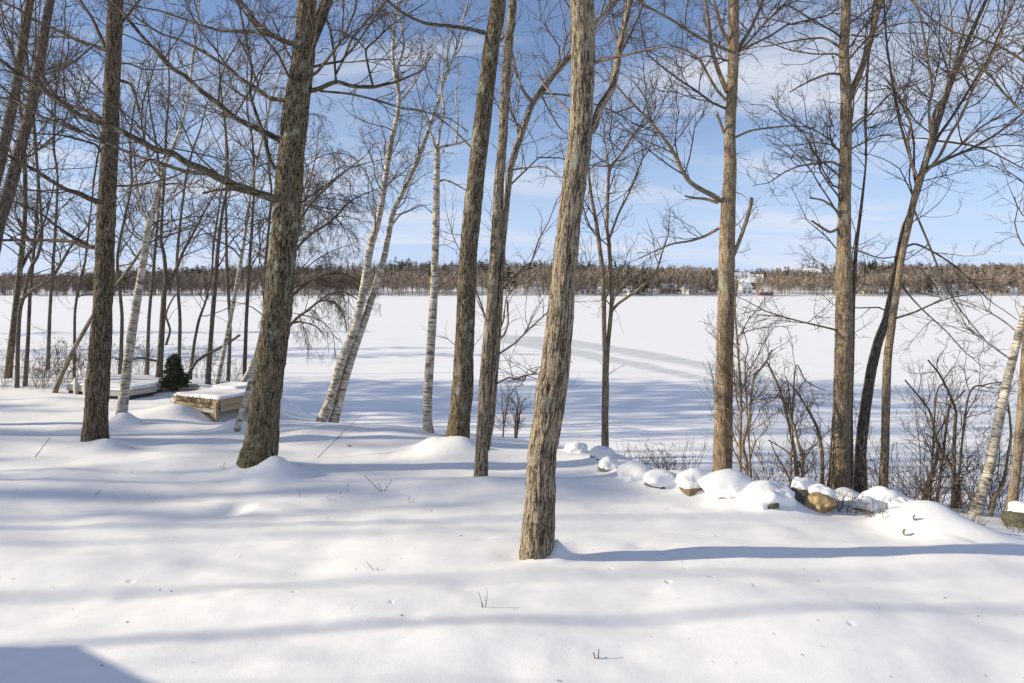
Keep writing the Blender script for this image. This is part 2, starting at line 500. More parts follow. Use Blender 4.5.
def crown_mesh(name, stems, rng, origin, dens=1.0, auto=(1.2, 0.35, 0.98), auto_len=(0.8, 3.2), stem_twig=0.6, up=0.35, fine=1.0, droop=0.0, lim=None, wig=0.16, tmin=0.0029):
    """all the small wood of one tree. stems: list of (P, R, is_trunk)"""
    G = Geo()
    tr = [(P, R) for P, R, k in stems if k]
    lb = [(P, R) for P, R, k in stems if not k]
    sets = []
    if tr:
        P, R = curve_set(tr, 24)
        A = grow(P, R, rng, auto[0] * 2.1 * dens, (auto[1], auto[2]), 0.26, auto_len[0], auto_len[1] * 1.25, (0.75, 1.35), up, 9, wig, 0.5, 0.036, 0.005, droop)
        sets.append(A)
        G.add(*tubes(A[0], A[1], 6))
        W = grow(P, R, rng, stem_twig * dens, (0.06, 0.98), 0.05, 0.15, 0.8, (0.9, 1.5), up, 5, wig * 1.3, 0.3, 0.009, tmin)
        G.add(*tubes(W[0], W[1], 4)); w1 = W
    else:
        w1 = (np.zeros((0, 5, 3)), np.zeros((0, 5)))
    if lb:
        sets.append(curve_set(lb, 9))
    P1, R1 = cat(*sets)
    P2, R2 = grow(P1, R1, rng, 4.2 * dens, (0.12, 0.98), 0.45, 0.3, 2.1, (0.5, 1.25), up, 7, wig * 1.15, 0.6, 0.015, 0.004, droop)
    G.add(*tubes(P2, R2, 5))
    P3, R3 = grow(P2, R2, rng, 7.2 * dens * fine, (0.10, 0.99), 0.5, 0.22, 1.0, (0.45, 1.05), up, 5, wig * 1.2, 0.7, 0.0055, tmin, droop * 1.5)
    G.add(*tubes(P3, R3, 4))
    src = cat((P3, R3), w1)
    P4, R4 = grow(*src, rng, 7.5 * dens * fine, (0.12, 0.99), 0.5, 0.12, 0.55, (0.5, 1.0), up, 4, wig * 1.2, 0.8, 0.004, tmin * 0.9, droop * 2)
    G.add(*tubes(P4, R4, 3))
    return G.mesh(name, origin)

TREES = []
def tree(name, label, trunk, d=None, H=17.0, limbs=(), bark='oak', group=None, cat_='tree', seed=1, dens=1.0, auto=(0.9, 0.35, 0.98), auto_len=(0.8, 3.0),
         lean=0.0, rough=1.0, mound=None, fine=1.0, up=0.2, twig='twig', droop=0.0, stem_twig=0.6, on_ground=True, wig=0.2, flare=0.10, sides=None, top_drift=0.0):
    """trunk: picture points (px, py, width px) from the base up, standing at distance d; limbs: ([(px,py)..], w0, w1, depth change)"""
    global USE_BUMPS
    rng = np.random.default_rng(seed)
    if d is None:                       # the stem rises from the ground under the heaped snow
        USE_BUMPS = False
        d = hit(trunk[0][0], trunk[0][1])
        USE_BUMPS = True
    n = len(trunk)
    pts = [at(p[0], p[1], d + lean * i / max(n - 1, 1)) for i, p in enumerate(trunk)]
    rad = [p[2] / 2 / F * d * 0.95 * math.cos(math.atan((p[0] - 512) / F)) for p in trunk]
    if on_ground:
        b = pts[0].copy(); b[2] = g0(b[0], b[1])
        pts[0][2] = b[2]
    else:
        b = pts[0].copy(); b[2] = g0(b[0], b[1])
        dirn = pts[0] - pts[1]; k = (pts[0][2] - b[2])
        b[0] += dirn[0] / max(-dirn[2], .1) * k * 0.5
        b[2] = g0(b[0], b[1])
        pts.insert(0, b); rad.insert(0, rad[0] * 1.25)
    pts.insert(0, pts[0] + np.array([0, 0, -0.3])); rad.insert(0, rad[0] * 1.03)
    # the stem goes on above the picture up to its real height
    top = pts[-1]; r_top = rad[-1]
    left = H - (top[2] - b[2])
    if left > 1.0:
        dr = unit(pts[-1] - pts[-2]); dr = unit(dr * np.array([0.8, 0.8, 1]) + rng.normal(size=3) * 0.04)
        m = 5
        for k in range(1, m + 1):
            dr = unit(dr + rng.normal(size=3) * 0.06 + np.array([top_drift * 0.1, 0, 0.05]))
            pts.append(pts[-1] + dr * left / m); rad.append(r_top * (1 - k / m) + 0.012)
    pts = np.array(pts); rad = np.array(rad)
    org = np.array([b[0], b[1], b[2]])
    root = empty(name, org)
    tag(root, label, cat_, group)
    sd = sides or (40 if rad[1] > 0.11 else 20 if rad[1] > 0.05 else 12)
    st = 0.05 if rad[1] > 0.11 else 0.08
    P, R, (V, Q, A) = trunk_tube(pts, rad, rng, sd, st, rough, flare)
    link('trunk', new_mesh('trunk', V - org, Q, attrs={'bark': A}), M[bark], root)
    stems = [(P, R, True)]
    for lm in limbs:
        lp, w0, w1, dd = lm[:4]
        m = len(lp)
        ds = [d + lean * 0.4 + dd * (i / (m - 1)) ** 1.1 for i in range(m)]
        q = np.array([at(px, py, dk) for (px, py), dk in zip(lp, ds)])
        r = np.linspace(w0, w1, m) / 2 / F * d * 0.92 * math.cos(math.atan((lp[0][0] - 512) / F))
        if len(lm) > 4:                         # runs on beyond the picture
            dr = unit(q[-1] - q[-2])
            for k in range(3):
                dr = unit(dr + rng.normal(size=3) * 0.12 + np.array([0, 0, 0.15]))
                q = np.vstack([q, q[-1] + dr * lm[4] / 3]); r = np.append(r, max(r[-1] * 0.62, 0.006))
        LP, LR, (V, Q, A) = trunk_tube(q, r, rng, 14 if w0 * d / F > 0.07 else 9, 0.05, rough * 0.6, 0.0)
        A = A + np.array([0, 0, 3.0])
        link('limb', new_mesh('limb', V - org, Q, attrs={'bark': A}), M[bark], root)
        stems.append((LP, LR, False))
    link('crown', crown_mesh('crown', stems, rng, org, dens, auto, auto_len, stem_twig, up, fine, droop, wig=wig), M[twig], root)
    if mound: BUMPS.append((org[0] + mound[3] if len(mound) > 3 else org[0] + 0.03, org[1] - mound[0] * 0.25, mound[0], mound[1], mound[2]))
    TREES.append(root)
    return root

# ------------------------------------------------------------------ the setting: snow bank, lake, far hills
# snow heaped against trunks, dents and mounds: (px, py) in the photograph only says where on the ground; sizes in metres
for px_, py_, rx, ry, h in [
    (100, 446, .42, .30, .10), (112, 447, .30, .25, .08), (124, 424, .26, .22, .26), (265, 473, .55, .38, .13), (277, 473, .26, .22, .24), (250, 474, .25, .15, .05), (104, 447, .28, .18, .13), (448, 447, .26, .18, .08), (466, 448, .25, .16, .08),
    (222, 505, .7, .12, .02), (236, 508, .14, .30, -.07), (430, 447, .18, .16, .08), (450, 449, .55, .35, .15), (487, 482, .25, .2, .06),
    (556, 554, .11, .14, .17), (535, 560, .14, .08, .04), (520, 555, .22, .2, -.05), (575, 545, .28, .22, -.07), (560, 585, .5, .4, .04), (600, 590, .8, .35, -.05),
    (655, 585, 1.2, .3, .05), (330, 433, .6, .4, .12), (380, 430, 1.2, .5, .10), (300, 436, .5, .35, .08), (236, 430, .28, .26, .22),
    (920, 523, .34, .3, .10), (945, 526, .42, .32, .09), (936, 518, .22, .15, .07), (965, 533, .45, .4, .12), (905, 520, .3, .3, .12), (885, 510, .35, .3, .10), (830, 530, .9, .5, -.05), (764, 504, .4, .3, .08),
    (728, 494, .45, .3, .10), (746, 498, .3, .25, .08), (708, 490, .35, .3, .07), (785, 507, .3, .25, .06), (843, 508, .3, .25, .08), (905, 514, .35, .3, .10), (585, 450, .5, .4, .12), (622, 466, .4, .4, .14), (600, 452, .55, .4, .12), (640, 478, .5, .35, .12), (665, 487, .35, .3, .14), (693, 488, .4, .3, .14),
    (150, 570, 1.6, .35, .05), (330, 600, 1.3, .3, .05), (780, 600, 1.1, .3, .05), (880, 620, .9, .28, .04), (60, 640, .9, .3, .03), (450, 640, .8, .25, .035),
    (218, 594, .08, .06, -.03), (655, 593, .06, .05, -.03), (412, 618, .10, .08, -.03), (640, 545, .10, .08, -.03), (663, 553, .08, .06, -.02)]:
    dd_ = hit(px_, py_)
    if dd_: BUMPS.append(((px_ - 512) / F * dd_, dd_, rx, ry, h))
BUMPS.append((-6.1, 15.2, .75, .8, -.42))       # the hollow under the old dock
BUMPS.append((-7.3, 15.0, .6, .5, .18))

# stones along the crest of the bank, each with the snow drifted against it
BOULDERS = [
    dict(label='largest snow buried boulder with a brown stone patch, before the tan grey trunk', px_=729, py_=499, w=40, hh=.62, seed=121, mat='rock_tan', cover=-.02, thick=.14),
    dict(label='broad snow covered boulder with twig sprays bent over it', px_=765, py_=506, w=46, hh=.52, seed=122, mat='rock_green', cover=-.05, thick=.13),
    dict(label='dark mossy boulder with bare face left of the tan boulder', px_=800, py_=509, w=34, hh=.62, d=8.85, seed=123, mat='rock_green', cover=.5, thick=.09),
    dict(label='tan boulder with bare front face and a peaked snow cap', px_=819, py_=516, w=27, hh=.72, d=8.65, seed=124, mat='rock_tan', cover=.42, thick=.10),
    dict(label='small snowy rock with a tan side just behind the dark mossy boulder', px_=812, py_=500, w=26, hh=.55, d=9.6, seed=125, mat='rock_tan', cover=.1, thick=.12),
    dict(label='snow topped rock at the foot of the light patchy trunk', px_=843, py_=504, w=26, hh=.62, d=9.5, seed=126, mat='rock_grey', cover=.15, thick=.12),
    dict(label='snow topped rock beneath the pale tan stem', px_=884, py_=508, w=36, hh=.62, d=9.0, seed=127, mat='rock_grey', cover=-.3, thick=.13),
    dict(label='small snow dusted rock left of the rock beneath the pale tan stem', px_=866, py_=516, w=20, hh=.7, d=8.75, seed=128, mat='rock_grey', cover=.1, thick=.09),
    dict(label='snow buried rock right of the rock beneath the pale tan stem', px_=906, py_=517, w=28, hh=.6, d=8.7, seed=129, mat='rock_brown', cover=.12, thick=.12),
    dict(label='green brown rock at the right frame edge with bare side', px_=1021, py_=524, w=24, hh=.8, d=9.0, seed=131, mat='rock_green', cover=.3, thick=.10),
    dict(label='tall snowy rock right beside the thin two stemmed tan tree', px_=603, py_=459, w=19, hh=.7, seed=132, mat='rock_brown', cover=-.1, thick=.12),
    dict(label='small snow capped rock with a dark underside below the thin tan tree', px_=610, py_=470, w=15, hh=.75, seed=133, mat='rock_grey', cover=.05, thick=.10),
    dict(label='small round snowy rock right of the dark undersided one', px_=627, py_=471, w=13, hh=.7, seed=134, mat='rock_grey', cover=-.2, thick=.10),
    dict(label='flat snowy rock left of the thin two stemmed tan tree', px_=577, py_=452, w=17, hh=.5, seed=135, mat='rock_grey', cover=-.4, thick=.10),
    dict(label='long low snowy rock in front of the reddish low bush', px_=634, py_=478, w=26, hh=.5, seed=136, mat='rock_grey', cover=-.4, thick=.10),
    dict(label='rounded snowy rock at the right end of the reddish low bush', px_=662, py_=485, w=22, hh=.55, seed=137, mat='rock_grey', cover=-.3, thick=.11),
    dict(label='snow covered rock just left of the largest snow buried boulder', px_=693, py_=489, w=26, hh=.6, seed=138, mat='rock_brown', cover=.1, thick=.12),
    dict(label='small brown stone showing between rocks left of the tan grey trunk', px_=709, py_=479, w=12, hh=.6, d=11.5, seed=139, mat='rock_tan', cover=.5, thick=.07),
]
for b_ in BOULDERS:
    d_ = b_.pop('d', None) or hit(b_['px_'], b_['py_'])
    px_ = b_.pop('px_'); b_.pop('py_')
    b_['x0'] = (px_ - 512) / F * d_; b_['d'] = d_; b_['z0'] = g0(b_['x0'], d_)
    b_['r'] = b_.pop('w') * 1.3 / 2 / F * d_
    b_['hh'] *= 1.05
for b_ in BOULDERS:
    r_ = b_['r']
    bare = b_.get('cover', .1) > 0
    if b_.get('cover', .1) > .2: continue
    BUMPS.append((b_['x0'] + .25 * r_, b_['d'] + (.55 if bare else .25) * r_, 1.35 * r_, 1.0 * r_, (.40 if bare else .55) * r_ * b_['hh']))

_r = np.random.default_rng(77)                  # drip pits and little dents in the crust
for k_ in range(95):
    y_ = 4.4 + 8.5 * _r.random() ** 1.3; x_ = _r.uniform(-.8, .8) * y_; q_ = _r.uniform(.018, .055)
    BUMPS.append((x_, y_, q_ * _r.uniform(1, 1.8), q_, -q_ * _r.uniform(.25, .6)))
for k_ in range(26):                            # soft lumps of snow fallen from the branches
    y_ = 4.6 + 7.5 * _r.random() ** 1.2; x_ = _r.uniform(-.8, .8) * y_; q_ = _r.uniform(.05, .14)
    BUMPS.append((x_, y_, q_ * _r.uniform(1, 2.2), q_, q_ * _r.uniform(.06, .16)))

def grid_mesh(name, xs, ys, zf):
    X, Y = np.meshgrid(xs, ys)
    Z = zf(X.ravel(), Y.ravel())
    V = np.stack([X.ravel(), Y.ravel(), Z], 1)
    i = np.arange(len(xs) * len(ys)).reshape(len(ys), len(xs))
    Q = np.stack([i[:-1, :-1], i[:-1, 1:], i[1:, 1:], i[1:, :-1]], -1).reshape(-1, 4)
    return V, Q

u = np.linspace(-math.asinh(420 / 6), math.asinh(420 / 6), 720)
v = np.linspace(math.asinh(-300 / 5), math.asinh(165 / 5), 560)
V, Q = grid_mesh('snow_bank', 6 * np.sinh(u), 8 + 5 * np.sinh(v), g)
tag(link('snowy_ground', new_mesh('snowy_ground', V, Q), M['snow']), 'snow covered lawn and bank sloping down to the lake', 'ground', kind='structure')

def ice_bands(x, y):
    a = np.zeros_like(x)
    for band in ([(500, 339, 3.4), (540, 346, 4.6), (579, 353, 5), (645, 366, 5.4), (709, 379, 5), (800, 400, 3), (860, 416, 2)],
                 [(500, 337, 2.6), (540, 340, 4), (579, 344, 5.2), (645, 354.5, 6.5), (700, 364, 8), (780, 382, 10), (860, 402, 10)]):
        b = np.array(band, float)
        yy = CZ * F / (b[:, 1] - HY); xx = (b[:, 0] - 512) / F * yy
        hw = CZ * F / (b[:, 1] - HY) ** 2 * b[:, 2]
        yc = np.interp(x, xx, yy); h = np.interp(x, xx, hw)
        m = np.clip((1.7 - np.abs(y - yc) / h) / 1.1, 0, 1) * ((x > xx[0]) & (x < xx[-1]))
        a = np.maximum(a, m)
    return a * 0.84

def lake_z(x, y):
    P = np.stack([x, y, 0 * x], -1)
    f = np.exp(-((y - 30) / 40) ** 2)
    return 0.06 * f * vnoise(P * np.array([.12, .35, 1]), 31) + 0.02 * f * vnoise(P * np.array([.5, 1.1, 1]), 32)

u = np.linspace(-math.asinh(2600 / 20), math.asinh(2600 / 20), 760)
V, Q = grid_mesh('lake', 20 * np.sinh(u), np.concatenate([[-600, -100], np.geomspace(6, 420, 560)]), lake_z)
tag(link('frozen_lake', new_mesh('frozen_lake', V, Q, attrs={'ice': ice_bands(V[:, 0], V[:, 1])}), M['lake']), 'frozen snow covered lake with two grey cleared ice tracks', 'lake', kind='structure')

def hill(x, y):
    x = np.asarray(x, float); y = np.asarray(y, float)
    H = np.interp(x / np.maximum(y, 1) * F + 512, [-700, -100, 60, 150, 210, 300, 420, 520, 620, 700, 745, 790, 860, 960, 1100, 1700], [9, 7, 7, 9.5, 13, 15, 16, 17.5, 16, 14.5, 11, 12.5, 15, 17, 18.5, 14])
    s = np.clip((y - 384) / 270, 0, 1.6)
    P = np.stack([x * .012, y * .015, 0 * x], -1)
    return -0.8 + np.clip((y - 378) / 6, 0, 1) * 1.3 + H * (s ** 1.15) + 3.2 * s * vnoise(P, 41) + 0.7 * np.clip(s * 3, 0, 1) * vnoise(P * 4, 42)

V, Q = grid_mesh('hill', np.linspace(-2400, 2400, 400), np.concatenate([np.linspace(366, 700, 90), np.linspace(720, 1800, 14)]), hill)
tag(link('far_hills', new_mesh('far_hills', V, Q), M['snow']), 'low snowy hills rising behind the far shore', 'hills', kind='structure')

def tint_mat(name, a, b_):
    m, n, l, b = mat_new(name)
    t = n.new('ShaderNodeAttribute'); t.attribute_name = 'tint'
    r = ramp(n, [(0.0, a), (1.0, b_)]); l.new(t.outputs['Fac'], r.inputs[0]); l.new(r.outputs[0], b.inputs['Base Color'])
    b.inputs['Roughness'].default_value = 0.9
    b.inputs['Specular IOR Level'].default_value = 0.1
    return m
M['far_bare'] = tint_mat('distant_bare_twigs', (0.14, 0.118, 0.102), (0.33, 0.27, 0.215))
M['far_pine'] = tint_mat('distant_evergreen', (0.030, 0.040, 0.020), (0.085, 0.095, 0.05))

def far_wood(name, label, n_front, n_back, conifer, seed, mat):
    rng = np.random.default_rng(seed)
    Vs, Ts, tint = [], [], []
    off = 0
    for cnt, (y0, y1) in ((n_front, (383, 430)), (n_back, (425, 690))):
        y = y0 + (y1 - y0) * rng.random(cnt) ** (0.8 if conifer else 0.9)
        x = (rng.random(cnt) * 2 - 1) * 0.92 * y
        pxx = x / y * F + 512
        # a clearing with houses on the slope, and evergreens in drifts
        keep = ~((np.abs(pxx - 750) < 24) & (y > 392) & (y < 560) & (rng.random(cnt) < 0.8))
        dn = vnoise(np.stack([x * .012, y * .012, 0 * x], -1), 51)
        if conifer:
            crest = np.clip((y - 560) / 80, 0, 1)
            right = np.clip((pxx - 560) / 150, 0, 1) * np.clip((800 - pxx) / 80, 0, 1)
            keep &= rng.random(cnt) < np.clip(0.03 + 0.16 * (dn > 0.25) + 0.8 * crest + 0.25 * right, 0, 1)
        x, y = x[keep], y[keep]
        z = hill(x, y) - 0.2
        h = (11.5 + 2.6 * vnoise(np.stack([x * .03, y * .03, 0 * x], -1), 53)) * rng.uniform(.72, 1.16, len(x)) * (1.0 if not conifer else rng.uniform(.85, 1.2, len(x)))
        tn = np.clip(0.5 + 0.45 * vnoise(np.stack([x * .02, y * .02, 0 * x], -1), 52) + rng.normal(size=len(x)) * .2, 0, 1)
        for k in range(len(x)):
            hk = h[k]; c = np.array([x[k], y[k], z[k]])
            if conifer:
                m = 46
                f = rng.random(m) ** 0.8
                zz = hk * (0.16 + 0.84 * f)
                w = (1 - f) ** 0.6 * hk * 0.27 + 0.35
                a = rng.random(m) * 6.283
                tipp = np.stack([np.cos(a) * w, np.sin(a) * w, zz - w * 0.30], 1)
                base = np.stack([0 * a, 0 * a, zz + 0.25], 1)
                side = np.stack([-np.sin(a), np.cos(a), 0 * a], 1) * (w * 0.42 + .2)[:, None]
                tv = np.stack([base, tipp + side, tipp - side + np.array([0, 0, .35])], 1).reshape(-1, 3)
            else:
                m = 50
                f = rng.random(m)
                zz = hk * (0.20 + 0.66 * f)
                a = rng.random(m) * 6.283
                w = hk * 0.27 * np.sin(np.clip(0.25 + f * 0.75, 0, 1) * 3.0) * rng.uniform(.3, 1.1, m) + .4
                tipp = np.stack([np.cos(a) * w, np.sin(a) * w, zz + rng.uniform(.7, 2.6, m)], 1)
                base = np.stack([np.cos(a) * w * .15, np.sin(a) * w * .15, zz - .3], 1)
                side = np.stack([-np.sin(a), np.cos(a), 0 * a], 1) * rng.uniform(.08, .26, m)[:, None]
                tv = np.stack([base, tipp + side, tipp - side], 1).reshape(-1, 3)
            # trunk: a three-sided taper
            tw = 0.012 * hk + .03
            ang = np.array([0, 2.1, 4.2]) + k
            rb = np.stack([np.cos(ang) * tw, np.sin(ang) * tw, 0 * ang], 1); topv = np.array([[0, 0, hk * .92]])
            tr = np.concatenate([rb[[0, 1]], topv, rb[[1, 2]], topv, rb[[2, 0]], topv])
            tv = np.concatenate([tv, tr]) + c
            Vs.append(tv); Ts.append(np.arange(len(tv)).reshape(-1, 3) + off); off += len(tv)
            tint.append(np.full(len(tv), tn[k]))
    me = new_mesh(name, np.concatenate(Vs), None, np.concatenate(Ts), attrs={'tint': np.concatenate(tint)})
    o = link(name, me, mat, smooth=False)
    tag(o, label, 'woods', kind='stuff')

far_wood('distant_bare_woods', 'brown grey leafless woods covering the far shore and hill', 1500, 4200, False, 61, M['far_bare'])
far_wood('distant_evergreens', 'dark green pines scattered along the far hill crest', 200, 1900, True, 62, M['far_pine'])

# ------------------------------------------------------------------ the trees of the bank, each on its own spot
R1_ = dict(lean=0.0)
# front tree
tree('hardwood_tree', 'nearest tree, pale furrowed trunk with a kinked waist and one forked limb', [(536, 554, 34), (540, 500, 31), (542.5, 453, 29.5), (548, 415, 30), (550.5, 392, 31.5), (555.5, 361, 28), (562, 295, 25), (568.5, 228, 24), (574, 183, 25), (580, 143, 24.5), (582, 100, 22), (582.5, 50, 24), (582, 0, 23)],
     H=15, bark='ash', seed=11, rough=1.25, sides=56, auto=(0.6, 0.45, 0.98), auto_len=(0.5, 2.2), dens=1.3,
     limbs=[([(576, 146), (586, 135), (594, 126), (599, 110), (605, 99), (612, 88), (616, 70), (619, 50), (624, 28), (630, 0)], 9.5, 7, 0.3, 3.0),
            ([(590, 66), (598, 61), (612, 58), (630, 54), (650, 49), (667, 47)], 4.5, 1.5, -0.4), ([(590, 30), (598, 20), (610, 8), (622, -6)], 4, 2, .5, 1.0),
            ([(574, 118), (566, 108), (556, 98), (544, 85), (538, 70)], 3, 1, 0.5)])
# big mossy tree left of the middle
tree('hardwood_tree', 'thick mossy trunk forking near the top, in a snow heap right of the raised dock', [(258, 468, 39.1), (262, 440, 34.6), (266, 400, 31.9), (275, 330, 30.0), (281, 270, 28.2), (287, 205, 28.2), (291, 160, 27.3), (296, 110, 25.5), (302, 72, 24.6), (305, 40, 20.9), (307, 0, 19.1)],
     H=17, bark='oak_moss', seed=12, rough=1.2, sides=56, auto=(1.0, 0.3, 0.98), auto_len=(0.8, 2.6), dens=1.0,
     limbs=[([(304, 60), (312, 38), (320, 20), (327, 0)], 14.8, 12.8, .3, 3.5),
            ([(283, 205), (270, 197), (256, 193), (236, 186), (217, 177), (200, 168), (187, 163), (172, 153), (157, 150), (140, 141), (123, 132), (103, 124), (83, 117), (60, 102), (43, 90), (17, 73), (0, 60)], 9.8, 3.8, -0.8, .8),
            ([(240, 187), (212, 175), (185, 171), (160, 163), (140, 157), (123, 150), (93, 137), (68, 125), (43, 117), (20, 103), (0, 97)], 4.9, 2.1, .6, .6),
            ([(250, 193), (232, 189), (216, 190), (203, 193)], 4.5, 3.0, .2),
            ([(291, 148), (280, 140), (268, 134), (256, 128), (234, 117), (215, 101), (200, 90), (185, 76), (170, 67), (155, 50), (143, 37), (127, 17), (112, 0)], 7.4, 2.5, -.5, 1.0),
            ([(285, 160), (276, 168), (270, 160), (263, 133), (256, 113), (250, 92), (252, 70), (246, 40), (240, 10)], 4.9, 2.1, -.4, .8),
            ([(296, 100), (285, 100), (270, 98), (256, 88), (240, 78), (227, 67), (200, 50), (180, 40), (160, 33), (140, 20)], 5.3, 2.1, .4, .6),
            ([(302, 44), (293, 44), (282, 40), (269, 33), (256, 22), (248, 10), (240, 0)], 6.6, 3.8, -.5, 1.2), ([(280, 38), (256, 32), (230, 31), (217, 30), (187, 20), (160, 11), (130, 5)], 4.5, 1.7, .4, .5),
            ([(302, 92), (318, 89), (336, 82), (352, 86), (373, 87), (386, 84), (396, 82), (408, 77), (419, 72)], 5.7, 2.1, .4, .4),
            ([(373, 86), (369, 70), (366, 50), (376, 40), (386, 30), (402, 18), (419, 7)], 2.6, 1.3, .2, .4), ([(336, 82), (334, 55), (330, 30), (324, 10)], 2.9, 1.9, .2, .6),
            ([(336, 74), (345, 56), (353, 37), (368, 20), (386, 0)], 2.8, 1.7, -.3, .5), ([(366, 50), (355, 38), (340, 31), (330, 30)], 1.8, 1.0, .1),
            ([(320, 91), (350, 94), (380, 101), (402, 108), (430, 113), (450, 119), (468, 132)], 2.6, 1.2, -.6), ([(279, 228), (290, 215), (305, 200), (325, 186), (350, 168), (380, 160)], 3.3, 1.0, .8, .4)])
# left trunk
tree('hardwood_tree', 'straight dark trunk standing right in front of the low grey floating dock', [(95, 443, 27.3), (97, 400, 24.6), (101, 340, 22.8), (104, 280, 20.9), (106, 228, 19.6), (108, 180, 18.2), (111, 120, 17.3), (113, 60, 16.4), (116, 0, 15.5)],
     H=17, bark='oak', seed=13, rough=1.2, sides=48, auto=(1.1, 0.22, 0.98), auto_len=(0.7, 2.2), dens=.9,
     limbs=[([(101, 203), (88, 198), (78, 193), (67, 190), (50, 180), (35, 170), (20, 163), (0, 150)], 7, 3, -.6, 1.0),
            ([(105, 249), (85, 246), (67, 241), (35, 240), (0, 240)], 6, 3, .5, 1.0), ([(88, 245), (70, 235), (55, 225), (40, 213), (22, 205), (0, 196)], 4, 1.8, -.4),
            ([(110, 52), (98, 47), (77, 40), (57, 30), (35, 20), (20, 10), (0, 0)], 5, 2.5, .4, .8), ([(118, 80), (130, 84), (135, 95), (139, 112)], 4, 2.5, -.3),
            ([(108, 125), (92, 112), (78, 108), (60, 100), (45, 80), (36, 62), (20, 40), (5, 18)], 4.5, 2, .6, .6), ([(103, 185), (125, 186), (150, 183), (175, 176), (200, 165)], 3, 1.2, .6),
            ([(112, 60), (102, 40), (92, 18), (80, 0)], 5, 3, .3, 1.2), ([(115, 30), (128, 15), (140, 0)], 4, 2.5, .3, 1.2), ([(105, 160), (96, 145), (80, 140), (60, 135), (30, 133), (0, 128)], 3.2, 1.5, -.7)])
# third big trunk
tree('hardwood_tree', 'tall straight lichen spotted trunk in a snow mound, right of the lone slender birch', [(457, 444, 26.6), (459, 425, 23.3), (462, 395, 21.4), (465, 330, 19.5), (468, 261, 18.1), (472, 213, 18.5), (478, 160, 17.6), (485, 100, 17.1), (491, 50, 16.1), (498, 0, 15.2)],
     H=18, bark='oak_moss', seed=14, rough=1.0, sides=44, auto=(0.5, 0.45, 0.98), auto_len=(0.6, 2.2), top_drift=.3,
     limbs=[([(485, 33), (470, 29), (450, 26), (425, 23), (405, 14), (390, 3)], 4.5, 2.2, -.5, 1.2), ([(480, 150), (470, 146), (452, 128), (432, 114), (410, 108)], 2.6, 1, .5), ([(489, 60), (497, 45), (507, 34)], 4, 2, .4, .6)])
# slim pair
tree('hardwood_tree', 'slim twin stemmed tree with rough knobby bark between the two tallest middle trunks', [(481, 478, 12.5), (482, 445, 12), (484, 400, 12.5), (487, 355, 11.5), (492, 300, 11), (497, 228, 11), (499, 180, 10.5), (503, 133, 9.5), (508, 50, 9), (513, 0, 8)],
     H=14, bark='ash', seed=15, rough=1.3, sides=30, auto=(0.9, 0.45, 0.98), auto_len=(0.5, 1.8),
     limbs=[([(485, 450), (490, 425), (494, 380), (497, 338), (500, 290), (502, 250), (505, 220), (511, 167), (522, 133), (533, 103), (549, 80), (567, 60)], 9, 5.5, .25, 1.5),
            ([(533, 103), (523, 90), (516, 72), (512, 52)], 4, 2, .3, .8), ([(549, 80), (555, 72), (562, 52), (570, 30)], 3, 1.5, -.2, .6), ([(540, 92), (550, 112), (560, 128), (571, 136)], 2.2, 1, .3), ([(511, 170), (525, 168), (545, 167), (562, 178)], 2, 1, -.2),
            ([(497, 340), (504, 335), (508, 322), (507, 300)], 3, 1.6, -.1)])
# thin double tree on the slope
tree('hardwood_tree', 'thin tan tree splitting into two upright stems on the slope behind snowy rocks', [(605.5, 452, 7.5), (605, 420, 7), (605.5, 385, 7), (605, 355, 5.5), (604, 328, 5), (603, 278, 5), (597, 228, 4.2), (592, 200, 3.4), (589, 177, 2.6)],
     d=14.7, H=9.5, bark='maple', seed=16, rough=.8, dens=1.0, auto=(1.0, 0.45, 0.98), auto_len=(.5, 1.8),
     limbs=[([(606, 385), (608, 345), (612, 295), (609, 245), (607, 228), (608, 190), (609, 173), (613, 163), (619, 157), (630, 140), (639, 127)], 5, 2.2, .3, .8),
            ([(611, 312), (618, 304), (629, 296), (640, 288), (652, 278), (658, 267), (662, 253), (668, 235)], 3.4, 1.6, -.5, .6),
            ([(609, 240), (618, 215), (628, 195), (637, 173), (642, 160), (648, 151)], 2.8, 1.2, .3, .6), ([(609, 172), (606, 150), (604, 130), (610, 110)], 2.2, 1, .2, .6)])
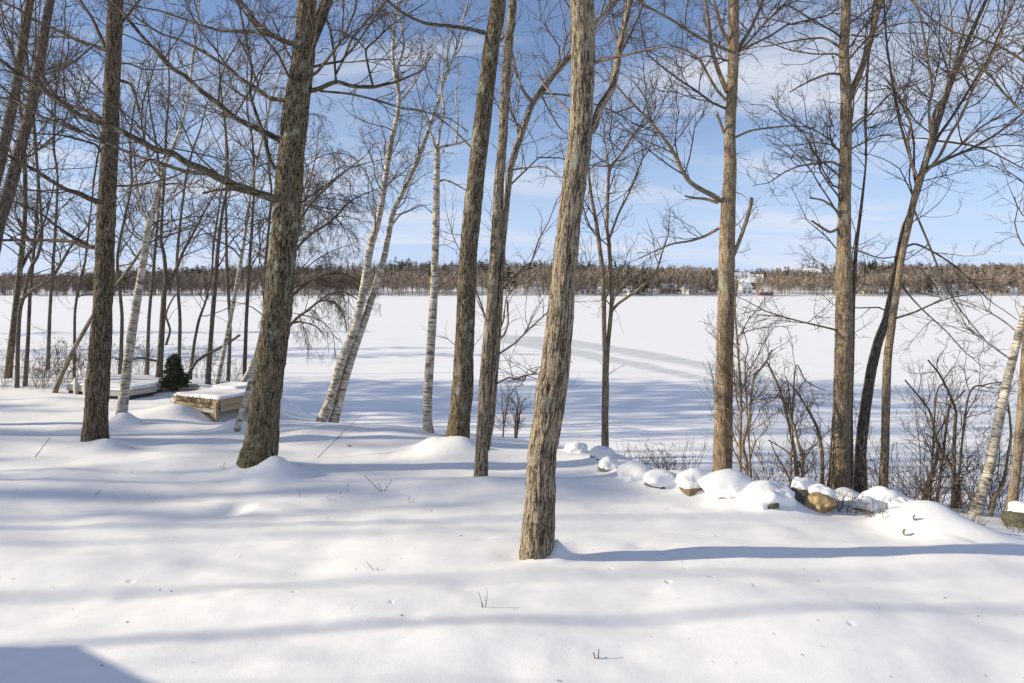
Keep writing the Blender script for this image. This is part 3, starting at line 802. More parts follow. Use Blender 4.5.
# right middle trunk
tree('hardwood_tree', 'straight tan grey trunk with a long arching left limb, behind snow capped boulders', [(722, 482, 20.5), (723, 456, 19), (724.5, 361, 18), (726, 295, 17), (727.5, 228, 16), (729, 190, 14.5), (730, 167, 13.5), (730, 133, 11.5), (733, 67, 11.5), (734, 0, 10.5)],
     d=12.1, H=16, bark='maple', seed=17, rough=1.0, sides=40, auto=(1.3, 0.35, 0.98), auto_len=(.5, 2.4), dens=1.3,
     limbs=[([(721, 201), (712, 195), (702, 190), (690, 182), (682, 170), (674, 153), (665, 140), (655, 127), (646, 117), (634, 105), (622, 92)], 6, 2, -.8, .8), ([(718, 203), (706, 199), (694, 198), (685, 196)], 3.6, 2, .2),
            ([(727, 92), (720, 75), (712, 50), (709, 27), (705, 0)], 5.5, 4, .4, 1.5), ([(726, 100), (717, 90), (708, 75), (700, 60), (685, 50), (672, 46)], 3.5, 1.4, -.4, .6), ([(736, 52), (742, 43), (750, 30), (757, 15), (763, 0)], 5, 3, .3, 1.5),
            ([(731, 45), (722, 30), (718, 15), (714, 0)], 4, 3, -.3, 1.0), ([(730, 263), (737, 247), (745, 225), (750, 208), (752, 198)], 4.5, 4, -.3), ([(724, 133), (720, 122), (717, 114)], 3.5, 2.5, -.2),
            ([(719, 228), (705, 236), (690, 241), (672, 244), (655, 251), (640, 258)], 3.6, 1.2, .5, .4), ([(736, 137), (750, 131), (768, 128), (790, 126), (815, 128)], 2.8, 1.2, .4), ([(727, 50), (700, 38), (672, 20), (650, 8), (635, -2)], 3.6, 2, -.7, .6)])
# right pair
tree('hardwood_tree', 'light patchy trunk in the right hand clump, dark stems close behind it', [(838, 492, 24), (839.5, 470, 22), (841, 440, 20.5), (843.5, 361, 19.5), (844, 300, 18), (844, 228, 14), (845, 180, 13), (846, 133, 12.5), (846, 95, 12), (844, 50, 11), (846, 0, 10)],
     d=11.8, H=16, bark='maple', seed=18, rough=1.0, sides=40, auto=(1.4, 0.3, 0.98), auto_len=(.5, 1.8), dens=1.15,
     limbs=[([(848, 96), (855, 84), (861, 70), (866, 55), (871, 37), (876, 18), (881, 0)], 8, 5.5, .3, 2.0), ([(840, 215), (833, 207), (822, 200), (810, 198)], 3.2, 2, -.3), ([(839, 228), (830, 232), (818, 225), (812, 221)], 3.5, 2.4, -.2),
            ([(840, 166), (832, 162), (820, 163), (800, 166), (785, 172), (770, 182)], 3.4, 1.3, -.6, .4), ([(841, 48), (832, 42), (822, 38), (800, 40), (768, 46)], 3.6, 1.4, .5, .5), ([(842, 60), (836, 54), (815, 54), (790, 50), (768, 42)], 2.6, 1.2, -.5, .5),
            ([(841, 74), (828, 74), (812, 80), (800, 86), (790, 92)], 3, 1.6, -.3), ([(849, 150), (865, 142), (880, 136), (900, 135)], 2.4, 1, .3), ([(850, 128), (862, 118), (880, 112), (900, 108)], 2.4, 1, -.3),
            ([(850, 247), (862, 252), (880, 258), (898, 256), (915, 250)], 2.4, 1, .3), ([(851, 35), (868, 36), (890, 26), (915, 22), (935, 24)], 2.6, 1, -.4), ([(840, 331), (820, 326), (795, 320), (768, 312), (745, 300)], 2.6, 1, -.4, .3)])
tree('hardwood_tree', 'dark slender stem squeezed between the light patchy trunk and the leaning dark trunk', [(850, 497, 9), (850, 450, 7), (850, 400, 6.5), (852, 350, 5.5), (853, 300, 5), (856, 250, 4), (862, 200, 3), (866, 160, 2)], d=12.6, H=10, bark='dark', seed=19, rough=.8, auto=(1.1, .3, .98), auto_len=(.4, 1.6))
tree('hardwood_tree', 'dark trunk leaning right and crossing behind the pale tan stem', [(860, 498, 15), (861, 448, 12.5), (865, 410, 11.5), (871, 371, 11), (879, 340, 10.5), (888, 315, 9.5), (898, 261, 8.5), (905, 228, 8), (911, 212, 7)],
     d=12.0, H=11, bark='dark', seed=20, rough=.9, auto=(1.0, .3, .98), auto_len=(.5, 2.2), top_drift=.5,
     limbs=[([(905, 228), (914, 196), (921, 174), (945, 160), (968, 150), (985, 141), (998, 133), (1024, 112)], 4.5, 2.2, -.5, 1.2), ([(921, 174), (930, 155), (938, 137), (950, 120), (961, 103), (975, 80), (988, 60), (1000, 32), (1015, 0)], 4.2, 2, .4, 1.5),
            ([(918, 182), (911, 160), (905, 140), (900, 123), (895, 98), (891, 73), (887, 45), (885, 20), (884, 0)], 3.8, 1.8, .3, 1.0), ([(900, 250), (915, 244), (935, 253), (955, 266), (972, 282), (985, 296)], 3, 1.4, -.8, .6),
            ([(896, 270), (905, 290), (925, 312), (945, 330), (965, 352)], 2.6, 1, -.7, .4)])
tree('hardwood_tree', 'pale tan slender stem with an upswept vase shaped crown right of the leaning dark trunk', [(883.5, 494, 11), (884, 470, 10), (885, 451, 9.5), (887.5, 361, 9), (893, 318, 8), (897, 290, 7.5), (901, 261, 7.5), (908, 228, 7.5), (914, 200, 7.5), (920, 177, 7)],
     d=11.5, H=6.2, bark='maple', seed=21, rough=.9, auto=(.5, .6, .98), auto_len=(.5, 1.8), up=.45, dens=.8, wig=.1,
     limbs=[([(920, 178), (926, 160), (931, 140), (934, 115), (940, 103), (948, 90), (955, 65), (961, 40), (968, 17), (972, 0)], 5.5, 2.5, .3, 1.5), ([(919, 180), (912, 165), (908, 140), (911, 125), (905, 108), (898, 92)], 4, 1.8, -.3, .8), ([(931, 140), (929, 110), (932, 85), (927, 55), (922, 25), (916, 0)], 3.6, 1.8, .2, 1.0),
            ([(922, 176), (938, 158), (950, 135), (962, 115), (975, 85), (990, 60), (1003, 30), (1012, 0)], 4, 2, -.4, 1.2), ([(912, 205), (925, 235), (936, 262), (948, 290), (962, 312), (985, 340)], 2.8, 1.2, -.6, .5), ([(926, 168), (950, 155), (980, 128), (1010, 110), (1030, 100)], 3, 1.4, .5, .8),
            ([(897, 318), (915, 312), (935, 303), (955, 297), (985, 292)], 2.8, 1.2, .5, .6), ([(934, 115), (945, 95), (950, 60), (952, 25), (950, 0)], 2.6, 1.4, .2, .8)])
# birches
tree('birch_tree', 'single leaning white birch in a snow cone behind the left dark trunk', [(121, 420, 12.5), (124, 395, 11.5), (128, 361, 10.5), (133, 325, 10), (138, 295, 9), (144, 258, 8), (148, 228, 7.5), (153, 210, 6), (160, 185, 5), (165, 165, 4.5), (174, 145, 3.8), (183, 120, 3), (190, 85, 2.4)],
     d=14.0, H=9, bark='birch', seed=31, rough=.3, auto=(1.8, .38, .98), auto_len=(.5, 2.0), flare=.15,
     limbs=[([(149, 225), (141, 205), (137, 185), (135, 160), (130, 140)], 3.5, 1.5, -.4, .8), ([(152, 215), (170, 200), (190, 185), (215, 172), (240, 150)], 3, 1.2, .4, .6)])
tree('birch_tree', 'larger left stem of the leaning pair of white birches by the lake edge', [(321, 430, 11), (330, 400, 10), (339, 370, 9.5), (348, 345, 9), (356, 325, 8.5), (364, 285, 8), (371, 245, 7.5), (377, 225, 7), (383, 195, 6.5), (388, 160, 6), (392, 138, 5.5), (397, 117, 5), (399, 97, 4.5), (395, 77, 4), (393, 57, 3.2)],
     d=16.0, H=10, bark='birch', seed=32, rough=.3, auto=(1.8, .35, .98), auto_len=(.4, 1.8), flare=.15, limbs=[([(397, 105), (406, 95), (415, 82), (420, 72), (428, 55)], 3, 1.4, .4, .6), ([(399, 97), (398, 70), (404, 45), (400, 20), (396, 0)], 3, 1.6, .1, .8)])
tree('birch_tree', 'slimmer right stem of the leaning pair of white birches by the lake edge', [(333, 430, 10.5), (337, 410, 9.5), (343, 386, 9), (354, 350, 8.5), (361, 330, 8), (367, 313, 7.5), (376, 285, 7), (384, 258, 6.5), (388, 238, 6), (393, 213, 5.5), (404, 190, 5), (416, 165, 4.8), (425, 140, 4.4), (433, 117, 4), (439, 100, 3.6), (444, 82, 3), (456, 50, 2.4)],
     d=16.15, H=10, bark='birch', seed=33, rough=.3, auto=(1.8, .35, .98), auto_len=(.4, 1.6), flare=.15, limbs=[([(390, 228), (400, 215), (410, 210), (422, 205), (434, 215)], 2.4, 1, .4)])
tree('birch_tree', 'lone upright slender white birch with black banding, left of the tall lichen spotted trunk', [(428.5, 443, 10.5), (427.5, 420, 9.5), (428, 390, 9.5), (431, 345, 9), (433.5, 300, 8.5), (435, 260, 7.5), (436, 228, 7.5), (436.5, 190, 6.8), (437, 157, 6), (437, 148, 5)],
     d=13.3, H=3.5, bark='birch', seed=34, rough=.35, auto=(1.0, .5, .98), auto_len=(.4, 1.4), flare=.1,
     limbs=[([(437, 152), (441, 147), (456, 144), (468, 140)], 4, 1.6, .3, .4), ([(437, 152), (433, 140), (428, 125), (420, 112)], 3.5, 1.5, -.2, .8), ([(437, 182), (445, 180), (455, 184), (466, 190)], 2.8, 1.4, .2, .3), ([(437, 153), (440, 130), (444, 110), (441, 85), (446, 60)], 3.4, 1.6, .2, .9), ([(456, 143), (458, 120), (456, 95), (460, 70)], 2.4, 1.2, .1, .6)])
tree('birch_tree', 'stout peeling white birch leaning right in the brush near the frame edge', [(975, 519, 15), (979, 502, 13), (985, 484, 12.5), (990, 465, 12), (994, 445, 11.5), (1001, 410, 11), (1008, 378, 10), (1013, 358, 9.5), (1018, 338, 9.5), (1026, 312, 9), (1040, 270, 8), (1056, 220, 7)],
     d=10.0, H=10, bark='birch', seed=35, rough=.5, auto=(1.2, .3, .98), auto_len=(.5, 2.2), flare=.2,
     limbs=[([(1012, 360), (1000, 352), (988, 343), (978, 335), (966, 325), (950, 300), (935, 282)], 2.6, 1.2, -.4, .4), ([(1020, 335), (1005, 322), (985, 310), (960, 300), (930, 296)], 2.6, 1, .4)])
tree('hardwood_tree', 'tan brown trunk at the right frame edge beside the stout leaning birch', [(1011, 524, 13), (1014, 490, 11.5), (1018, 455, 11), (1022, 400, 10), (1027, 330, 9), (1034, 230, 8), (1040, 120, 7)], d=9.6, H=13, bark='maple', seed=36, rough=.9, auto=(1.1, .3, .98), auto_len=(.5, 2.4))
# two dark trunks rising out of the left frame edge
tree('hardwood_tree', 'dark leaning trunk crossing the left frame edge, rightmost of the overhead pair', [(-6, 250, 14.4), (7, 200, 13.6), (20, 150, 12.8), (33, 100, 11.9), (42, 50, 10.6), (50, 0, 9.3)], d=12.5, H=17, bark='dark', seed=37, on_ground=False, sides=36, auto=(1.0, .3, .98), auto_len=(.6, 2.2), dens=.8)
tree('hardwood_tree', 'dark leaning trunk at the very left frame edge, outer one of the overhead pair', [(-14, 230, 13.6), (3, 150, 12.3), (10, 115, 11.5), (17, 83, 10.6), (30, 0, 9.3)], d=13.5, H=17, bark='dark', seed=38, on_ground=False, sides=36, auto=(1.0, .3, .98), auto_len=(.6, 2.2), dens=.8)
# trees of the shore behind the docks
def back(label, tr, d, seed, H=11, bark='dark', name='hardwood_tree', limbs=(), dens=.92, **k):
    a = dict(auto=(1.9, .28, .98), auto_len=(.5, 2.6), rough=.6, group=None, sides=12)
    a.update(k)
    tr = [(p[0], p[1], p[2] * .82) for p in tr]
    return tree(name, label, tr, d=d, H=H, bark=bark, seed=seed, limbs=limbs, dens=dens, **a)
back('thick mossy trunk among three stems at the left edge behind the brush', [(8, 376, 11), (12, 340, 9.5), (17, 295, 8.5), (22, 250, 7.5), (25, 215, 6)], 20, 41, bark='oak_moss', limbs=[([(20, 270), (28, 255), (38, 240), (48, 210)], 5, 2, .5, 1.5)])
back('middle one of three stems at the left edge, low arching limb to the right', [(17, 388, 6.5), (18, 340, 6), (20, 310, 6), (24, 296, 5.5), (30, 270, 5), (38, 255, 4.5), (42, 235, 4), (40, 200, 3.4)], 18.5, 42, limbs=[([(21, 300), (35, 288), (50, 280), (62, 262), (70, 248), (80, 236)], 5, 2.2, -.5, 1.2)])
back('right one of three slim stems at the left edge with brown brush at its foot', [(25, 388, 6.5), (28, 340, 5.5), (30, 295, 5), (33, 260, 4.5), (36, 225, 3.5), (38, 180, 2.8)], 18.8, 43)
back('grey trunk leaning strongly right across behind the straight dark trunk', [(55, 395, 7), (63, 372, 6.5), (73, 351, 6), (82, 335, 6), (91, 319, 5.5), (104, 300, 5), (117, 284, 4.5), (128, 270, 4), (137, 257, 3.6), (150, 235, 3), (160, 215, 2.5)], 17.5, 44, H=5, bark='ash')
back('thin straight dark stem just left of the straight dark trunk', [(74, 384, 4.5), (74.5, 350, 4), (75, 312, 3.6), (79, 285, 3.4), (85, 262, 3), (88, 235, 2.6), (92, 200, 2)], 20, 45, H=8)
back('dark forking trunk directly left of the little evergreen', [(159, 376, 9.5), (161, 345, 8), (163, 311, 7.5), (164, 295, 7), (166, 280, 6), (164, 255, 5), (161, 240, 4.5), (163, 200, 3.5)], 21, 46,
     limbs=[([(164, 292), (171, 280), (178, 265), (184, 250), (195, 230), (208, 205)], 5, 2, .4, 1.5), ([(161, 362), (152, 360), (140, 358), (128, 360), (115, 359)], 3, 1.5, -.3), ([(166, 345), (170, 330), (166, 315), (172, 300), (180, 290)], 3, 1.4, -.3)])
back('dark straight trunk just right of the little evergreen, fine upright twigs above', [(208, 385, 7.5), (210, 350, 6.5), (213, 311, 6), (216, 275, 5.5), (218, 248, 5), (222, 215, 4), (228, 180, 3)], 19.5, 47, H=10)
back('pale thin birch leaning right behind the raised dock', [(216, 392, 7.5), (219, 375, 7), (224, 350, 6), (230, 321, 5.5), (237, 283, 5), (243, 248, 4.5), (247, 220, 3.5), (252, 185, 2.8)], 18.5, 48, bark='birch', name='birch_tree', rough=.3)
back('thin dark upright stem between the pale thin birch and the thick mossy trunk', [(244, 372, 5.5), (246, 330, 4.8), (248, 290, 4.5), (250, 255, 4), (252, 228, 3.6), (254, 190, 2.8)], 20.5, 49, H=10)
back('white birch leaning out behind the raised dock near the mossy trunk', [(239, 396, 8.5), (243, 383, 8), (250, 370, 7.5), (258, 350, 7), (268, 325, 6.5), (278, 295, 5.5), (290, 262, 4.5)], 17.5, 50, bark='birch', name='birch_tree', rough=.3, H=7)
back('white birch stub leaning against the left side of the thick mossy trunk', [(237, 427, 8), (242, 411, 7.5), (247, 395, 7), (252, 375, 6.5), (260, 340, 6), (270, 290, 5), (280, 230, 4)], 12.9, 51, bark='birch', name='birch_tree', rough=.3, H=7, dens=.5)
back('low grey trunk sprawling right behind the little evergreen', [(186, 384, 5.5), (190, 372, 5), (198, 360, 4.6), (212, 352, 4), (225, 345, 3.6), (240, 335, 3)], 19, 52, H=1.5, dens=1.0, auto=(2.4, .2, .98))
back('thin leaning stem rising between the little evergreen and the straight dark trunk beside it', [(190, 380, 5), (194, 345, 4), (199, 320, 3.6), (206, 300, 3), (212, 270, 2.4)], 20.5, 53, H=7)
back('drooping fine twigged tree spreading right from behind the thick mossy trunk', [(276, 392, 9), (279, 355, 8), (284, 325, 7), (288, 290, 6), (293, 240, 5), (297, 200, 4)], 17, 54, H=9, bark='oak', dens=1.7, droop=.45, up=0.0,
     limbs=[([(286, 330), (297, 318), (308, 310), (318, 302), (330, 294), (345, 292), (358, 300)], 3.6, 1.3, -.3, .4), ([(318, 302), (328, 300), (338, 306), (345, 320), (347, 332)], 2.2, 1, -.2), ([(287, 300), (305, 285), (325, 275), (345, 274), (362, 284)], 3, 1.2, .4, .4), ([(290, 255), (310, 235), (330, 222), (352, 200), (375, 190)], 3.4, 1.2, .5, .8), ([(286, 325), (300, 322), (315, 326), (325, 336)], 2.2, .9, .3),
            ([(292, 235), (310, 205), (335, 180), (360, 160)], 3, 1.2, -.4, .6)])
for i, (px_, d_, h_, lb) in enumerate([(48, 24, 12, 'slender bare tree behind brush between the three left edge stems and the leaning trunk'), (120, 26, 12, 'slender bare shore tree seen between the dark trunk and the single leaning birch'), (147, 24, 11, 'thin bare shore tree just right of the single leaning birch'),
                                       (178, 27, 12, 'thin bare shore tree rising behind the little evergreen'), (228, 26, 12, 'thin bare shore tree rising behind the raised dock'), (262, 25, 11, 'thin bare shore tree showing at the left flank of the thick mossy trunk')]):
    by = HY + (CZ - g0((px_ - 512) / F * d_, d_)) / d_ * F
    rr = random.Random(i)
    back(lb, [(px_, by, 5.5), (px_ + 2, by - 60, 4.6), (px_ + rr.uniform(-4, 8), by - 120, 4), (px_ + rr.uniform(-4, 14), by - 190, 3)], d_, 60 + i, H=h_, dens=.8)
# shore saplings and tall brush right of centre
def sap(name, label, stems, d, seed, bark='twig', dens=1.1, cat_='sapling', group=None, up=.35, tan=False, per=(3.0, .9), H_=None, droop=0.0):
    """a clump of thin stems from one root: stems are picture polylines with base and tip widths"""
    rng = np.random.default_rng(seed)
    px0 = sum(s[0][0][0] for s in stems) / len(stems)
    x0 = (px0 - 512) / F * d
    org = np.array([x0, d, g0(x0, d)])
    root = empty(name, org); tag(root, label, cat_, group)
    lst = []
    for pl, w0, w1, dd in stems:
        ds = [d + dd * i / (len(pl) - 1) for i in range(len(pl))]
        q = np.array([at(a, b, k) for (a, b), k in zip(pl, ds)])
        q[0, 2] = g0(q[0, 0], q[0, 1]) - .06
        r = np.maximum(np.linspace(w0, w1, len(pl)) / 2 / F * d, .004)
        P, R, (V, Q, A) = trunk_tube(q, r, rng, 8, .06, .5, .1)
        st_ = link('stem', new_mesh('stem', V - org, Q, attrs={'bark': A}), M[bark], root)
        link('twigs', crown_mesh('twigs', [(P, R, False)], rng, org, dens, up=up, droop=droop, wig=.2), M['twig_tan' if tan else 'twig'], st_)
    return root
sap('sapling', 'two stemmed slender sapling just right of the straight tan grey trunk', [([(741, 489), (740, 455), (741, 400), (738, 350), (735, 310), (737, 280)], 3.5, 1.4, .3), ([(744, 489), (747, 465), (743, 445), (749, 420), (752, 390), (755, 375), (764, 365), (772, 350)], 4, 1.5, -.3), ([(752, 386), (745, 370), (748, 350), (742, 325)], 2, 1, .2)], 11.6, 71, bark='maple', tan=True, dens=1.25)
sap('shrub', 'leaning fan of dark slender stems between the sapling and the light patchy trunk', [([(800, 492), (795, 455), (788, 420), (780, 390), (772, 372), (766, 360)], 4, 1.6, .4), ([(803, 492), (802, 460), (795, 430), (790, 415), (785, 400)], 3.4, 1.4, -.3), ([(806, 492), (800, 465), (785, 450), (768, 440)], 2.4, 1, .3),
     ([(822, 492), (822, 455), (818, 430), (808, 410), (797, 392), (790, 384)], 4.2, 1.6, .2), ([(797, 390), (788, 384), (776, 398), (764, 405)], 1.8, .8, .2), ([(797, 490), (785, 470), (776, 455), (770, 440)], 2, 1, -.2), ([(790, 385), (795, 370), (805, 380), (818, 388), (826, 390)], 1.8, .8, .3)], 11.4, 72, bark='maple', dens=1.15, cat_='shrub')
sap('sapling', 'curved dark sapling in the brush right of the pale tan stem', [([(921, 500), (929, 480), (936, 462), (938, 448), (934, 430), (930, 412), (920, 398), (905, 380)], 4.2, 1.6, .3), ([(936, 455), (946, 430), (950, 405), (958, 398), (965, 390)], 2.6, 1.2, -.3), ([(930, 410), (936, 398), (945, 382)], 2, 1, .2)], 10.6, 73, bark='twig', dens=1.2)
sap('sapling', 'dark sapling forking in a Y just left of the stout leaning birch', [([(960, 497), (958, 482), (952, 468), (944, 455), (938, 442)], 4.2, 1.8, .2), ([(953, 470), (954, 450), (955, 425), (956, 412), (950, 395), (940, 375), (928, 360)], 3.6, 1.6, -.3), ([(955, 412), (968, 398), (985, 385), (1002, 382)], 2.2, 1, .3)], 10.4, 74, bark='twig', dens=1.2)
sap('sapling', 'thin crooked tan stem tucked between the stout birch and the tan brown edge trunk', [([(990, 510), (994, 498), (1001, 488), (1005, 475), (1008, 455), (1011, 435), (1009, 410), (1006, 395)], 4, 1.6, .2)], 9.9, 75, bark='maple', tan=True)
sap('sapling', 'tiny tree standing on the lake edge, left of the two', [([(503, 431), (503.5, 420), (502, 405), (502, 392), (500, 384)], 1.3, .6, .1), ([(502, 408), (508, 400), (512, 392)], 1.2, .7, .1)], 15.2, 76, bark='dark', dens=1.5)
sap('sapling', 'tiny tree standing on the lake edge, spreading one on the right', [([(515, 431), (515.5, 418), (517, 410), (514, 402), (508, 396)], 1.7, .7, .1), ([(516, 413), (521, 406), (526, 398)], 1.6, .8, .1), ([(516, 412), (518, 400), (516, 390)], 1.4, .7, -.1)], 15.0, 77, bark='dark', dens=1.5)


# ------------------------------------------------------------------ brush, bushes
def brush(name, label, px_, py_, d, n, h, spread, seed, mat='twig', dens=1.0, leafy=0, cat_='shrub', group=None, droop=0.0):
    rng = np.random.default_rng(seed)
    if d is None: d = hit(px_, py_)
    x0 = (px_ - 512) / F * d
    org = np.array([x0, d, g0(x0, d)])
    root = empty(name, org); tag(root, label, cat_, group)
    B = n
    K = 9
    a = rng.random(B) * 6.283
    b = np.stack([x0 + np.cos(a) * spread * .25 * rng.random(B), d + np.sin(a) * spread * .25 * rng.random(B)], 1)
    P = np.zeros((B, K, 3)); P[:, 0, :2] = b; P[:, 0, 2] = g(b[:, 0], b[:, 1]) - .05
    D = unit(np.stack([np.cos(a) * spread / h * rng.uniform(.1, 1, B), np.sin(a) * spread / h * rng.uniform(.1, 1, B), np.ones(B)], 1))
    L = h * rng.uniform(.55, 1.15, B)
    for k in range(1, K):
        D = unit(D + rng.normal(size=(B, 3)) * .13 + np.array([0, 0, .03]))
        P[:, k] = P[:, k - 1] + D * (L / (K - 1))[:, None]
    R = (0.003 + .0019 * L)[:, None] * np.linspace(1, .35, K)[None]
    G = Geo(); G.add(*tubes(P, R, 6))
    link('stems', G.mesh('stems', org), M['twig_tan' if mat == 'twig_tan' else 'maple'], root)
    G = Geo()
    dens *= .8
    P2, R2 = grow(P, R, rng, 4.2 * dens, (.15, .98), .4, .08, .8, (.5, 1.1), .3, 6, .18, .6, .012, .004, droop); G.add(*tubes(P2, R2, 4))
    P3, R3 = grow(P2, R2, rng, 6 * dens, (.15, .98), .45, .05, .4, (.5, 1.1), .2, 4, .2, .7, .006, .0035, droop); G.add(*tubes(P3, R3, 3))
    P4, R4 = grow(P3, R3, rng, 5 * dens, (.15, .98), .5, .04, .2, (.5, 1.1), .1, 3, .2, .7, .005, .003); G.add(*tubes(P4, R4, 3))
    link('twigs', G.mesh('twigs', org), M[mat], root)
    if leafy:
        pts = np.concatenate([P3[:, -1], P3[:, -2]])
        pts = pts[rng.random(len(pts)) < leafy]
        m = len(pts)
        e1 = unit(rng.normal(size=(m, 3))); e2 = unit(np.cross(e1, rng.normal(size=(m, 3))))
        s = rng.uniform(.02, .045, m)[:, None]
        V = np.stack([pts, pts + e1 * s * .6 + e2 * s * .45, pts + e1 * s * 1.5 + np.array([0, 0, -.008]), pts + e1 * s * .6 - e2 * s * .45], 1).reshape(-1, 3)
        link('leaves', new_mesh('leaves', V - org, np.arange(m * 4).reshape(-1, 4)), M['leaf'], root)
    return root
brush('shrub', 'leafy brown bush between the slim edge stems and the leaning grey trunk', 38, 386, 18.2, 34, 1.25, 1.1, 81, leafy=.6, dens=1.4)
brush('shrub', 'low dark bush at the foot of the leaning grey trunk', 62, 390, 19.2, 26, 1.2, 1.0, 82, leafy=.5, dens=1.3)
brush('shrub', 'dark bush seen just left of the straight dark trunk behind the low dock', 84, 384, 20.5, 26, 1.3, .9, 83, leafy=.45, dens=1.3)
brush('shrub', 'sparse bush at the extreme left edge behind the trunks', 2, 388, 18.5, 14, 1.4, .8, 84, leafy=.2)
brush('shrub', 'twiggy bush behind the low dock between the dark trunk and the leaning birch', 118, 380, 22, 26, 1.2, 1.1, 85, leafy=.2, dens=1.3)
brush('shrub', 'bare twiggy bush between the leaning birch and the forking trunk', 142, 378, 22.5, 26, 1.2, 1.1, 86, leafy=.15, dens=1.3)
brush('shrub', 'bare bush behind the raised dock at the lake edge', 200, 384, 22, 28, 1.3, 1.3, 87, dens=1.4)
brush('shrub', 'bare bush against the left side of the thick mossy trunk behind the raised dock', 231, 386, 21, 26, 1.1, 1.1, 88, dens=1.4)
brush('shrub', 'dense reddish brown low bush left of the straight tan grey trunk', 664, 470, 12.8, 56, .60, .8, 89, 'twig_tan', 1.4, leafy=.15)
brush('shrub', 'thin upright weeds behind the reddish brown low bush', 640, 452, 14.2, 16, .75, .5, 90, 'twig', .6, cat_='weeds')
brush('shrub', 'tall sparse weeds between the low bush and the straight tan grey trunk', 688, 470, 13.4, 14, .95, .4, 91, 'twig', .6, cat_='weeds')
brush('shrub', 'fine brush at the feet of the fan of dark stems', 775, 490, 11.2, 34, 1.0, 1.1, 92, 'twig_tan', 1.3)
brush('shrub', 'fine brush in the gap under the right hand clump', 815, 488, 11.6, 34, 1.1, 1.0, 93, 'twig_tan', 1.3)
brush('shrub', 'tangle of bare brush right of the pale tan stem', 905, 500, 10.6, 34, 1.0, 1.4, 94, 'twig_tan', 1.5)
brush('shrub', 'dense tangle of bare brush left of the stout leaning birch', 945, 508, 10.4, 48, 1.0, 1.5, 95, 'twig_tan', 1.5)
brush('shrub', 'tangle of bare brush behind the foot of the stout birch', 985, 512, 10.8, 34, 1.2, 1.3, 96, 'twig_tan', 1.5)
brush('shrub', 'tall arching brush behind the pale tan stem, reaching lake height', 925, 480, 12.2, 14, 2.4, 2.2, 97, 'twig_tan', 1.3)
brush('shrub', 'tall arching brush at the right frame edge behind the birch', 1005, 490, 12.0, 14, 2.4, 2.0, 98, 'twig_tan', 1.3)
brush('shrub', 'small tan bush spilling over snow beside the tan boulder', 848, 518, 8.75, 46, .34, .50, 99, 'twig_tan', .9, droop=.3)
brush('shrub', 'small twiggy bush in front of the snow mound', 874, 536, 8.3, 22, .28, .36, 100, 'twig', .9, droop=.3)
brush('shrub', 'pale twig sprays bent over the snow capped boulder', 762, 500, 9.0, 14, .26, .40, 101, 'twig_tan', .7, droop=.4)
brush('shrub', 'low leaf tangle on the snow below the stout birch', 968, 528, 9.0, 30, .30, .55, 102, 'twig', .8, leafy=.3, droop=.2)
brush('shrub', 'low snowy brush at the lower right edge', 1016, 535, 8.6, 22, .26, .45, 103, 'twig_tan', .8, droop=.3)
brush('shrub', 'low twigs above the sloping snow lip left of the low bush', 624, 456, 13.6, 12, .45, .4, 104, 'twig', .7)

# ------------------------------------------------------------------ little evergreen behind the docks
def evergreen(label, px_, d, h, seed):
    rng = np.random.default_rng(seed)
    x0 = (px_ - 512) / F * d
    org = np.array([x0, d, g0(x0, d)])
    root = empty('evergreen_tree', org); tag(root, label, 'evergreen')
    hh = np.linspace(-.1, h, 10)
    P = np.stack([.02 * np.sin(hh * 4), 0 * hh, hh], 1) + org
    V, Q, A = tubes(P[None], np.linspace(.035, .006, 10)[None], 8)
    link('trunk', new_mesh('trunk', V - org, Q, attrs={'bark': A}), M['dark'], root)
    G = Geo(); nv = []
    m = 260
    f = np.concatenate([rng.uniform(.16, .99, m - 14), rng.uniform(.03, .14, 14)])
    a = rng.random(m) * 6.283
    w = (1 - f) ** .62 * np.clip(f / .2, .45, 1) * h * .43 * rng.uniform(.55, 1.12, m) + .03
    w[-14:] *= rng.uniform(.4, 1.0, 14)
    K = 6
    t = np.linspace(0, 1, K)
    B = np.zeros((m, K, 3))
    B[:, :, 0] = np.cos(a)[:, None] * w[:, None] * t; B[:, :, 1] = np.sin(a)[:, None] * w[:, None] * t
    B[:, :, 2] = (f * h)[:, None] + w[:, None] * (.30 * t - .42 * t ** 2)[None]
    B += org
    G.add(*tubes(B, np.linspace(.008, .003, K)[None].repeat(m, 0), 4))
    P2, R2 = grow(B, np.full((m, K), .005), rng, 26, (.15, .99), .38, .04, .16, (.5, 1.0), .05, 3, .1, .8, .004, .002)
    G.add(*tubes(P2, R2, 3))
    link('branches', G.mesh('branches', org), M['dark'], root)
    nn = 9
    p = (P2[:, :-1, None, :] * (1 - np.linspace(0, 1, nn)[:, None]) + P2[:, 1:, None, :] * np.linspace(0, 1, nn)[:, None]).reshape(-1, 3)
    T = np.repeat(unit(P2[:, -1] - P2[:, 0]), (P2.shape[1] - 1) * nn, 0)
    q = len(p)
    n1 = unit(rng.normal(size=(q, 3)) + T * .9)
    s = unit(np.cross(n1, rng.normal(size=(q, 3)))) * .006
    l = rng.uniform(.03, .055, q)[:, None]
    V = np.stack([p - s, p + s, p + n1 * l], 1).reshape(-1, 3)
    link('needles', new_mesh('needles', V - org, None, np.arange(q * 3).reshape(-1, 3)), M['needle'], root)
evergreen('small round dark green evergreen standing behind the raised wooden dock', 174, 18.0, .98, 111)

